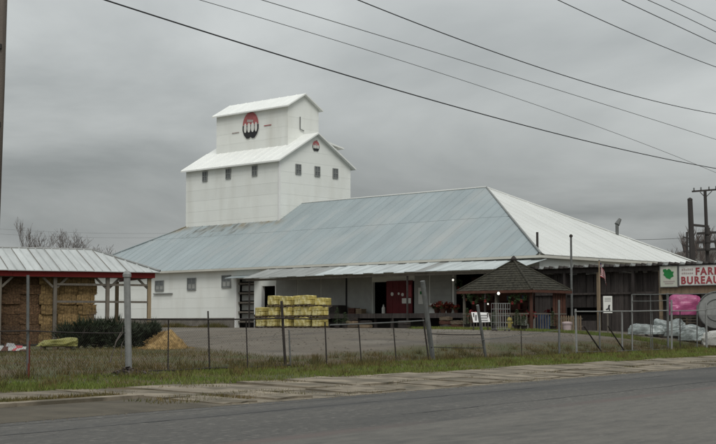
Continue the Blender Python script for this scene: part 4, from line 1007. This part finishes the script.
# ================================================================== FENCE
def link_mesh(pa, pb, h):
    """diamond wire between two ground points"""
    q = MB(); d = (pb-pa); L = d.length; t = d.normalized(); nrm = Vector((-t.y, t.x, 0)); stp = .075
    k = -h
    while k < L:
        for sg in (1, -1):
            a0, h0, a1, h1 = (k, 0, k+h, h) if sg == 1 else (k, h, k+h, 0)
            if a0 < 0: h0 += (0-a0)*(1 if sg == 1 else -1); a0 = 0
            if a1 > L: h1 -= (a1-L)*(1 if sg == 1 else -1); a1 = L
            if a1-a0 < .02: continue
            A = pa+t*a0+Vector((0, 0, h0)); B = pa+t*a1+Vector((0, 0, h1)); w_ = Vector((0, 0, .0023))
            q.add([A-nrm*.0021, A+nrm*.0021, A+w_*1.4, B-nrm*.0021, B+nrm*.0021, B+w_*1.4], [(0, 1, 4, 3), (1, 2, 5, 4), (2, 0, 3, 5)])
        k += stp
    return q
def fpt(px, py=370, n=23.0): 
    p = onN(px, py, n); p.z = prof(n); return p
def ztop(px, py, n=23.0): return onN(px, py, n).z
def fence(name, label, posts, rails, mesh=None, origin=None, cat='fence'):
    """posts: (px_top, py_top, px_bottom, radius, material, cap); rails: (px0,py0,px1,py1,r,mat)"""
    o0 = fpt(posts[0][2]); o = thing(name, label, cat, o0)
    for pt, yt, pb, r, m, cap in posts:
        b = fpt(pb)-o0; b.z -= .25; t = onN(pt, yt, 23.0)-o0
        po = MB().tube([b, t], [r, r*.96], 8).build('post', m, o, smooth=False)
        if cap: MB().lathe([(r*1.25, 0), (r*1.25, r*.8), (r*.7, r*1.7), (r*.1, r*1.9)], tuple(t), 8).build('cap', 'galv', po)
    for x0, y0, x1, y1, r, m in rails:
        a = onN(x0, y0, 22.94)-o0; b = onN(x1, y1, 22.94)-o0; n = 5
        pts = [a.lerp(b, i/n)+Vector((0, 0, -.015*math.sin(math.pi*i/n)+random.uniform(-.006, .006))) for i in range(n+1)]
        MB().tube(pts, r, 6).build('rail', m, o)
    if mesh:
        a, b, h = mesh; q = link_mesh(fpt(a)-o0+Vector((0, 0, .03)), fpt(b)-o0+Vector((0, 0, .03)), h); stuff(q.build('wire_mesh', 'iron', o))
    return o
fence('chain_link_fence', 'left stretch of chain-link fence from the picture edge to the stout capped post', [
    (-60, 275, -60, .035, 'galv_dull', False), (28, 275, 28, .035, 'galv_dull', False), (-15, 320, -15, .022, 'iron', False)],
    [(-60, 330, 28, 331, .016, 'iron'), (28, 331, 125, 333, .016, 'iron')], (-60, 126, 1.15))
MB().tube([fpt(28)+Vector((0, 0, -.05)), Vector((*fpt(28).xy, ztop(28, 341)))], .042, 8).build('post_sleeve', 'rust', None)
sl = bpy.data.objects['post_sleeve']; fo = [o for o in bpy.data.objects if o.name.startswith('chain_link_fence')][0]; sl.parent = fo; sl.matrix_parent_inverse = Matrix.Translation(-fo.location)
cp = fence('fence_end_post', 'stout pale galvanised post with domed cap, tallest in the fence', [(127, 277, 129, .085, 'galv', True)], [], cat='post')
fence('chain_link_fence', 'chain-link fence stretch with dark top rail right of the stout post', [
    (168.5, 320, 168, .018, 'iron', False), (208, 311, 210, .022, 'iron', False), (246, 318, 248, .018, 'iron', False)],
    [(131, 319, 160, 319.2, .022, 'iron'), (160, 319.2, 282, 318.3, .024, 'iron'), (131, 371, 205, 368.5, .02, 'iron'), (205, 368.5, 290, 365, .03, 'iron')], (131, 283, 1.33))
fence('chain_link_fence', 'middle chain-link stretch between the dark iron post and the leaning post', [
    (281.5, 301, 286, .04, 'iron', False), (289, 330, 291, .022, 'galv_dull', False), (325, 322, 327, .022, 'iron', False), (358.5, 323, 362, .02, 'iron', False), (392.5, 316, 397, .02, 'iron', False)],
    [(282, 318.3, 330, 318.6, .022, 'iron'), (330, 325, 424, 320.5, .022, 'galv_dull')], (288, 428, 1.25))
fence('leaning_fence_post', 'thick grey post leaning left with a thin dark stay beside it', [(422.5, 281, 434, .085, 'galv_dull', False), (423, 318, 430, .028, 'iron', False)], [], cat='post')
fence('chain_link_fence', 'sagging chain-link stretch with low rail between two leaning posts', [(477.5, 305, 487, .055, 'galv_dull', False)],
    [(431, 334, 481, 334.5, .02, 'iron'), (431, 347, 484, 348, .014, 'iron')], (436, 484, .95))
fence('chain_link_fence', 'chain-link stretch between the right leaning post and the gate', [(559, 300, 559.5, .045, 'galv_dull', False), (521, 330, 522, .018, 'iron', False)],
    [(482, 340, 559, 330, .012, 'galv_dull')], (490, 574, .95))
fence('field_gate', 'long grey tube gate with two diagonal stays', [(575.5, 309, 577, .045, 'galv', False), (599.5, 311, 600, .035, 'galv_dull', False), (622, 311, 622.5, .04, 'galv', False), (652, 311, 653, .022, 'galv_dull', False)],
    [(575, 311.5, 668, 310.5, .03, 'galv'), (584, 326, 601, 351, .032, 'iron'), (608, 326, 624, 350, .032, 'iron'), (577, 352, 668, 349, .018, 'galv_dull')], (577, 668, 1.6), cat='gate')
fence('tall_gate_frame', 'taller square tube gate frame in front of the pink load', [(632, 294.5, 632.5, .035, 'galv', False), (650.5, 294.5, 651, .022, 'galv_dull', False), (667.5, 293, 668.5, .06, 'galv_dull', False), (671.5, 300, 672, .05, 'galv', False)],
    [(632, 294.5, 668, 294, .026, 'galv_dull'), (632, 301, 668, 300.3, .02, 'galv_dull'), (668, 294, 712, 293.3, .026, 'galv_dull')], cat='gate')
fence('chain_link_fence', 'short right-hand chain-link stretch between gate frame and picture edge', [(680, 311, 680.5, .026, 'iron', False), (697, 305, 697.5, .03, 'galv_dull', False), (706, 303, 707, .055, 'galv', False), (760, 303, 761, .055, 'galv', False)],
    [(672, 311, 706, 310, .03, 'galv'), (706, 309, 760, 306, .022, 'galv')], (672, 760, 1.7))

# stick and debris propped at the stout post
o = thing('dead_branch', 'bare dead branch leaning against the stout fence post', 'branch', fpt(117)); b0 = fpt(117)
def P2(px, py): return onN(px, py, 22.7)-b0
MB().tube([P2(110, 362), P2(116, 342), P2(121, 332)], [.02, .016, .008], 5).build('stem', 'bark', o)
MB().tube([P2(116, 342), P2(122, 334), P2(123, 325)], [.013, .01, .004], 5).build('twig', 'bark', o)
MB().tube([P2(121, 358), P2(121.5, 345), P2(125, 338)], [.013, .01, .004], 5).build('twig', 'bark', o)
lp = thing('leaf_litter', 'dark brown fallen leaves banked against the stout post', 'leaves', fpt(116)+RN*-.25, RROT); q = MB()
for _ in range(700):
    a = random.uniform(0, 6.28); r = abs(random.gauss(0, .28)); c = Vector((math.cos(a)*r*2.0+.15, math.sin(a)*r*.7, max(.01, .2-r*.5)*random.random())); e = Vector((random.gauss(0, 1), random.gauss(0, 1), random.gauss(0, .6)))*.03; f = Vector((random.gauss(0, 1), random.gauss(0, 1), random.gauss(0, .6)))*.03
    q.add([c-e, c+f, c+e, c-f], [(0, 1, 2, 3)])
stuff(q.build('leaves', 'bark', lp))

# ================================================================== JUNIPERS, STRAW
def shrub(name, px, Y, w_, h, m, lab, n=2300, spiky=.9):
    p = ground(px, Y); o = thing(name, lab, 'shrub', p, 0, 'shrubs before the hay shed')
    st = MB()
    for _ in range(9):
        a = random.uniform(0, 6.28); st.tube([(0, 0, 0), (math.cos(a)*w_*.2, math.sin(a)*w_*.15, h*.4), (math.cos(a)*w_*.38, math.sin(a)*w_*.25, h*.75)], [.03, .02, .008], 4)
    st.build('stems', 'bark', o)
    q = MB(); cl = [(random.gauss(0, .24)*w_, random.gauss(0, .2)*w_*.7, random.uniform(.12, .85)*h) for _ in range(26)]
    for _ in range(n):
        c = Vector(random.choice(cl)); d = Vector((random.gauss(0, 1), random.gauss(0, 1), random.gauss(0, .8))).normalized()
        c = c+Vector((d.x*.30, d.y*.30, d.z*.26))*random.random()**.4*h*1.0
        if c.z < .02: c.z = random.uniform(.02, .2)
        g_ = (d+Vector((random.gauss(0, .4), random.gauss(0, .4), spiky))).normalized()*random.uniform(.08, .34)**1.0; e = g_.cross(Vector((random.gauss(0, 1), random.gauss(0, 1), random.gauss(0, 1)))).normalized()*random.uniform(.015, .035)
        q.add([c-e, c+e, c+g_], [(0, 1, 2)])
    q.build('foliage', m, o); return o
shrub('juniper_shrub', 78, 52, 1.35, 1.0, 'needle', 'dark spreading juniper right of the yellow-green tarp')
shrub('juniper_shrub', 101, 52.5, 1.35, 1.1, 'needle', 'dark juniper left of the stout fence post')
shrub('juniper_shrub', 128, 53, 1.25, .95, 'needle', 'dark juniper directly behind the stout fence post')
shrub('juniper_shrub', 150, 54, 1.2, .85, 'needle', 'dark juniper beside the golden straw pile')
def drystem(px, Y, h, lab):
    p = ground(px, Y); o = thing('dry_weed', lab, 'weed', p); q = MB()
    for _ in range(14):
        a = random.uniform(0, 6.28); r = random.uniform(.05, .3); q.tube([(0, 0, 0), (math.cos(a)*r*.5, math.sin(a)*r*.5, h*.5), (math.cos(a)*r, math.sin(a)*r, h*random.uniform(.7, 1))], [.012, .009, .004], 4)
    q.build('stalks', 'bark', o)
drystem(93, 54.5, 1.5, 'tall dry weed stalks between the shed posts'); drystem(147, 56, 1.2, 'dry weed stalks at the tan corner post of the shed')
p = ground(165, 51); o = heap('straw_pile', p, 1.5, 1.2, .66, 'straw', 17, 'golden loose straw pile right of the junipers', 'straw', .2, .30, 'cone')
q = MB()
for _ in range(2600):
    a = random.uniform(0, 6.28); t = random.random(); r = (1-t)**.85*.72*random.choice((1, 1, 1, 1.4)); c = Vector((math.cos(a)*r*1.08, math.sin(a)*r*.85, t*.60*(1 if r < .7 else .2)+.02)); d = Vector((random.gauss(0, 1), random.gauss(0, 1), random.gauss(0, .5))).normalized()*.13
    q.add([c, c+d, c+d*.5+Vector((0, 0, .018))], [(0, 1, 2)])
stuff(q.build('loose_straw', 'straw', o))
# low weeds in front of the long white wall
q = MB()
for _ in range(9000):
    u_, v_ = -random.uniform(.1, 1.2), random.uniform(29, 50); p = uv(u_, v_); z0 = gz(p.x, p.y); h = random.uniform(.1, .5)*(.6+.4*math.sin(v_*1.3)); a = random.uniform(0, 6.28); wdt = .02
    q.add([(p.x-math.cos(a)*wdt, p.y-math.sin(a)*wdt, z0), (p.x+math.cos(a)*wdt, p.y+math.sin(a)*wdt, z0), (p.x+random.gauss(0, .1), p.y+random.gauss(0, .1), z0+h)], [(0, 1, 2)])
stuff(q.build('wall_weeds', 'weed'), 'brown weeds along the foot of the long white wall', 'weeds')

# ================================================================== BARE TREES
def tree(name, base, h, seed, lab, spread=.5, twigs=5, m='bark', group='bare trees', lean=0, low=.25):
    rr = random.Random(seed); o = thing(name, lab, 'tree', base, 0, group); tr = MB(); cr_ = MB()
    def grow(p, d, L, r, lev, tgt):
        pts = [p]; q = p.copy(); dd = d.copy(); n = 4
        for i in range(n):
            dd = (dd+Vector((rr.gauss(0, .12), rr.gauss(0, .12), .06))).normalized(); q = q+dd*L/n; pts.append(q.copy())
        tgt.tube(pts, [max(r*(1-.5*i/n), h*.0010) for i in range(n+1)], 5 if lev < 2 else 3, cap=False)
        if lev >= twigs: return
        for k in range(rr.choice((3, 3, 4)) if lev else 7):
            t = rr.uniform(low if lev == 0 else .3, 1); i = min(n-1, int(t*n)); b = pts[i].lerp(pts[i+1], t*n-i)
            a = rr.uniform(0, 6.28); side = Vector((math.cos(a), math.sin(a), 0)); nd = (dd*(1-spread)+side*spread+Vector((0, 0, .25))).normalized()
            grow(b, nd, L*rr.uniform(.5, .75), r*.5*(1-.3*t), lev+1, cr_)
    grow(Vector((0, 0, -.2)), Vector((lean, 0, 1)).normalized(), h*.5, h*.02, 0, tr)
    k = h/max(v[2] for v in cr_.v)
    for b in (tr, cr_): b.v = [(x*k, y*k, z*k) for x, y, z in b.v]
    tr.build('trunk', m, o); cr_.build('crown', m, o); return o
for i, (px, py, Y, lab, sp) in enumerate(((24, 216, 125, 'tallest bare tree above the left end of the hay shed roof', .32), (47, 230, 130, 'bare rounded tree, second from the left above the hay shed', .5), (64, 227, 128, 'bare tree with upright twigs, third above the hay shed', .4), (95, 230, 127, 'bushy bare tree above the right half of the hay shed roof', .5), (80, 235, 132, 'low bare tree between the third and the bushy tree', .5))):
    p = ground(px, Y); tp = at(px, py, Y); tree('bare_tree', p, (tp.z-p.z), 30+i, lab, sp, 5, low=.3)
# wooded rise far to the right
def hillz(x, y):
    t = min(1, max(0, (x-34)/46)); t = t*t*(3-2*t); e = min(1, max(0, (y-215)/65)); return 1.0+(17*t+1.5*math.sin(x*.13)*t+1.2*math.sin(x*.37+1)*t)*math.sin(e*math.pi/2)
hl = MB(); nx, ny = 60, 14
for j in range(ny):
    for i in range(nx): x = 20+i*7; y = 212+j*14; hl.v.append((x, y, hillz(x, y)))
for j in range(ny-1):
    for i in range(nx-1): hl.f.append((j*nx+i, j*nx+i+1, (j+1)*nx+i+1, (j+1)*nx+i))
M['hill'] = mat('leafless_hill', (.095, .088, .075), .95, .4, .25)
struct(hl.build('hill', 'hill', smooth=True))
rr = random.Random(4); fw_ = MB()
for k in range(260):
    x = rr.uniform(48, 130); y = rr.uniform(222, 290); h = rr.uniform(2.5, 5.5); z0 = hillz(x, y)-.2
    for b in range(16):
        a = rr.uniform(0, 6.28); r = rr.uniform(.3, 1.8); z1 = z0+rr.uniform(.3, .6)*h
        fw_.tube([(x, y, z0), (x+math.cos(a)*r*.3, y+math.sin(a)*r*.3, z1), (x+math.cos(a)*r, y+math.sin(a)*r, z1+h*rr.uniform(.2, .5))], [.10, .06, .025], 3, cap=False)
stuff(fw_.build('far_wood', 'bark'), 'leafless wood on the far rise at the right', 'wood')
for i, px in enumerate((697, 708, 676)):
    p = ground(px, 150); tree('bare_tree', p, (at(px, (243, 246, 252)[i], 150).z-p.z)*1.0, 50+i, ('bare tree just right of the leaning dark pole', 'bare tree behind the cross-arm pole', 'small bare tree above the right corner of the hip roof')[i], .5, 4)

# ================================================================== UTILITY POLES AND WIRES
lp_ = sn(0, 20) ; p = onN(-11, 325, 20.0); p.z = prof(20.)
po = thing('utility_pole', 'weathered wooden utility pole at the left picture edge', 'pole', p)
MB().tube([(-.04, 0, -.3), (.07, 0, 6), (.2, 0, 16.2)], [.15, .14, .11], 14).build('shaft', 'pole', po, smooth=True)
a_ = RN*1.1; MB().bar(Vector((.2, 0, 15.3))-a_, Vector((.2, 0, 15.3))+a_, .1, .12).build('cross_arm', 'pole', po)
for z in (3.2, 5.1, 6.6): MB().box((.10, -.17, z), (.17, -.08, z+.09)).build('bolt_plate', 'iron', po)
WN = 20.0; s_pole = p.dot(RD)
def wire(pxs, n, r, m, label, far=150, zpole=None):
    """three picture points of one cable, carried in the vertical plane n = const as a parabola"""
    sz = []
    for x, y in pxs:
        q = onN(x, y, n); sz.append((q.dot(RD), q.z))
    c = np.polyfit([a for a, b in sz], [b for a, b in sz], 2 if len(sz) > 2 else 1)
    s0 = s_pole; pts = []
    for i in range(61):
        s = s0+(far-s0)*(i/60)**1.3; pts.append(sn(s, n, float(np.polyval(c, s))))
    q = MB().tube(pts, r, 5); o = q.build('overhead_wire', m); return tag(o, label, 'wire', 'overhead wires along the road')
wire([(105, 0), (400, 91), (716, 168.5)], 20.0, .018, 'wire', 'lowest thick black cable crossing in front of the roof tower sky', 110)
wire([(358, 0), (520, 61), (716, 114)], 20.0, .016, 'wire', 'thick black cable starting at the top centre of the sky', 110)
wire([(262, 0), (480, 66), (716, 139.5)], 20.3, .011, 'wire_pale', 'thin grey wire just below the cable from the top centre', 110)
wire([(200, 0), (480, 86), (660, 150)], 20.6, .009, 'wire_pale', 'faintest thin wire, second from the lowest cable', 110)
wire([(558, 0), (640, 37), (716, 67)], 19.6, .016, 'wire', 'black wire leaving the top edge right of centre', 110)
wire([(622, 0), (670, 22.5), (716, 44)], 19.3, .017, 'wire', 'lower of the paired black wires at the top right corner', 110)
wire([(648, 0), (682, 15.5), (716, 32)], 19.0, .015, 'wire', 'upper of the paired black wires at the top right corner', 110)
wire([(671, 0), (694, 10.5), (716, 21)], 18.7, .013, 'wire', 'thin wire nearest the top right corner', 110)
# poles behind the lean-to at the right
Y = 112.
p = ground(695, Y); tp = at(690, 200, Y); tb = at(695, 262, Y)
o = thing('utility_pole', 'stout dark pole leaning left without cross-arm at the right', 'pole', p); d = (tp-p); MB().tube([d*-.02, d], [.30, .20], 10).build('shaft', 'poledark', o); MB().lathe([(.22, 0), (.2, .1), (.05, .2)], tuple(d), 10).build('cap', 'poledark', o)
MB().bar(at(693, 225, Y)-p, at(708, 226.5, Y+1)-p, .15, .18).build('tie_beam', 'poledark', o)
Y = 116.
p = ground(710, Y); tp = at(705, 190, Y)
o = thing('utility_pole', 'slim utility pole with wide cross-arm at the right', 'pole', p); d = tp-p; MB().tube([d*-.02, d], [.2, .13], 10).build('shaft', 'poledark', o)
MB().bar(at(692, 191.5, Y)-p, at(730, 188.5, Y)-p, .12, .14).build('cross_arm', 'poledark', o)
for px in (694, 701, 709, 716, 726): MB().lathe([(.03, 0), (.07, .06), (.05, .14), (.07, .2), (.02, .27)], tuple(at(px, 191.3-(px-694)*.08, Y)-p+Vector((0, 0, .05))), 8).build('insulator', 'galv_dull', o)
for x0, y0, x1, y1 in ((700, 192, 705, 197), (712, 191, 706, 197)): MB().bar(at(x0, y0, Y-.05)-p, at(x1, y1, Y-.05)-p, .04, .06).build('arm_brace', 'poledark', o)
for py in (233, 242, 249.5): MB().bar(at(697, py+.6, Y-.2)-p, at(722, py-1, Y-.2)-p, .14, .2).build('cross_arm', 'poledark', o); 
for py in (232, 240.5, 248): MB().lathe([(.16, -.1), (.2, 0), (.18, .5), (.08, .6)], tuple(at(708, py+2, Y-.35)-p), 10).build('transformer_can', 'poledark', o)
Y = 130.
p = ground(688, Y); tp = at(687, 232, Y); o = thing('utility_pole', 'short thin pole with three small cross-arms beside the stout dark pole', 'pole', p); d = tp-p; MB().tube([d*-.02, d], [.14, .1], 8).build('shaft', 'poledark', o)
for py in (238, 246, 252): MB().bar(at(683, py-1, Y)-p, at(692, py+1, Y)-p, .1, .12).build('cross_arm', 'poledark', o)
# thin service wires behind the roof
def span(a, b, sag, r, lab, m='wire_pale'):
    pts = [a.lerp(b, i/16)+Vector((0, 0, -sag*4*(i/16)*(1-i/16))) for i in range(17)]; tag(MB().tube(pts, r, 4).build('service_wire', m), lab, 'wire', 'far service wires')
span(at(540, 236, 128.), at(684, 238, 130.), .25, .022, 'thin wire running left from the short pole over the white hip roof')
span(at(0, 229, 135.), at(186, 233, 135.), .2, .008, 'upper faint wire over the left trees')
span(at(0, 234, 137.), at(186, 237, 137.), .2, .008, 'lower faint wire over the left trees')
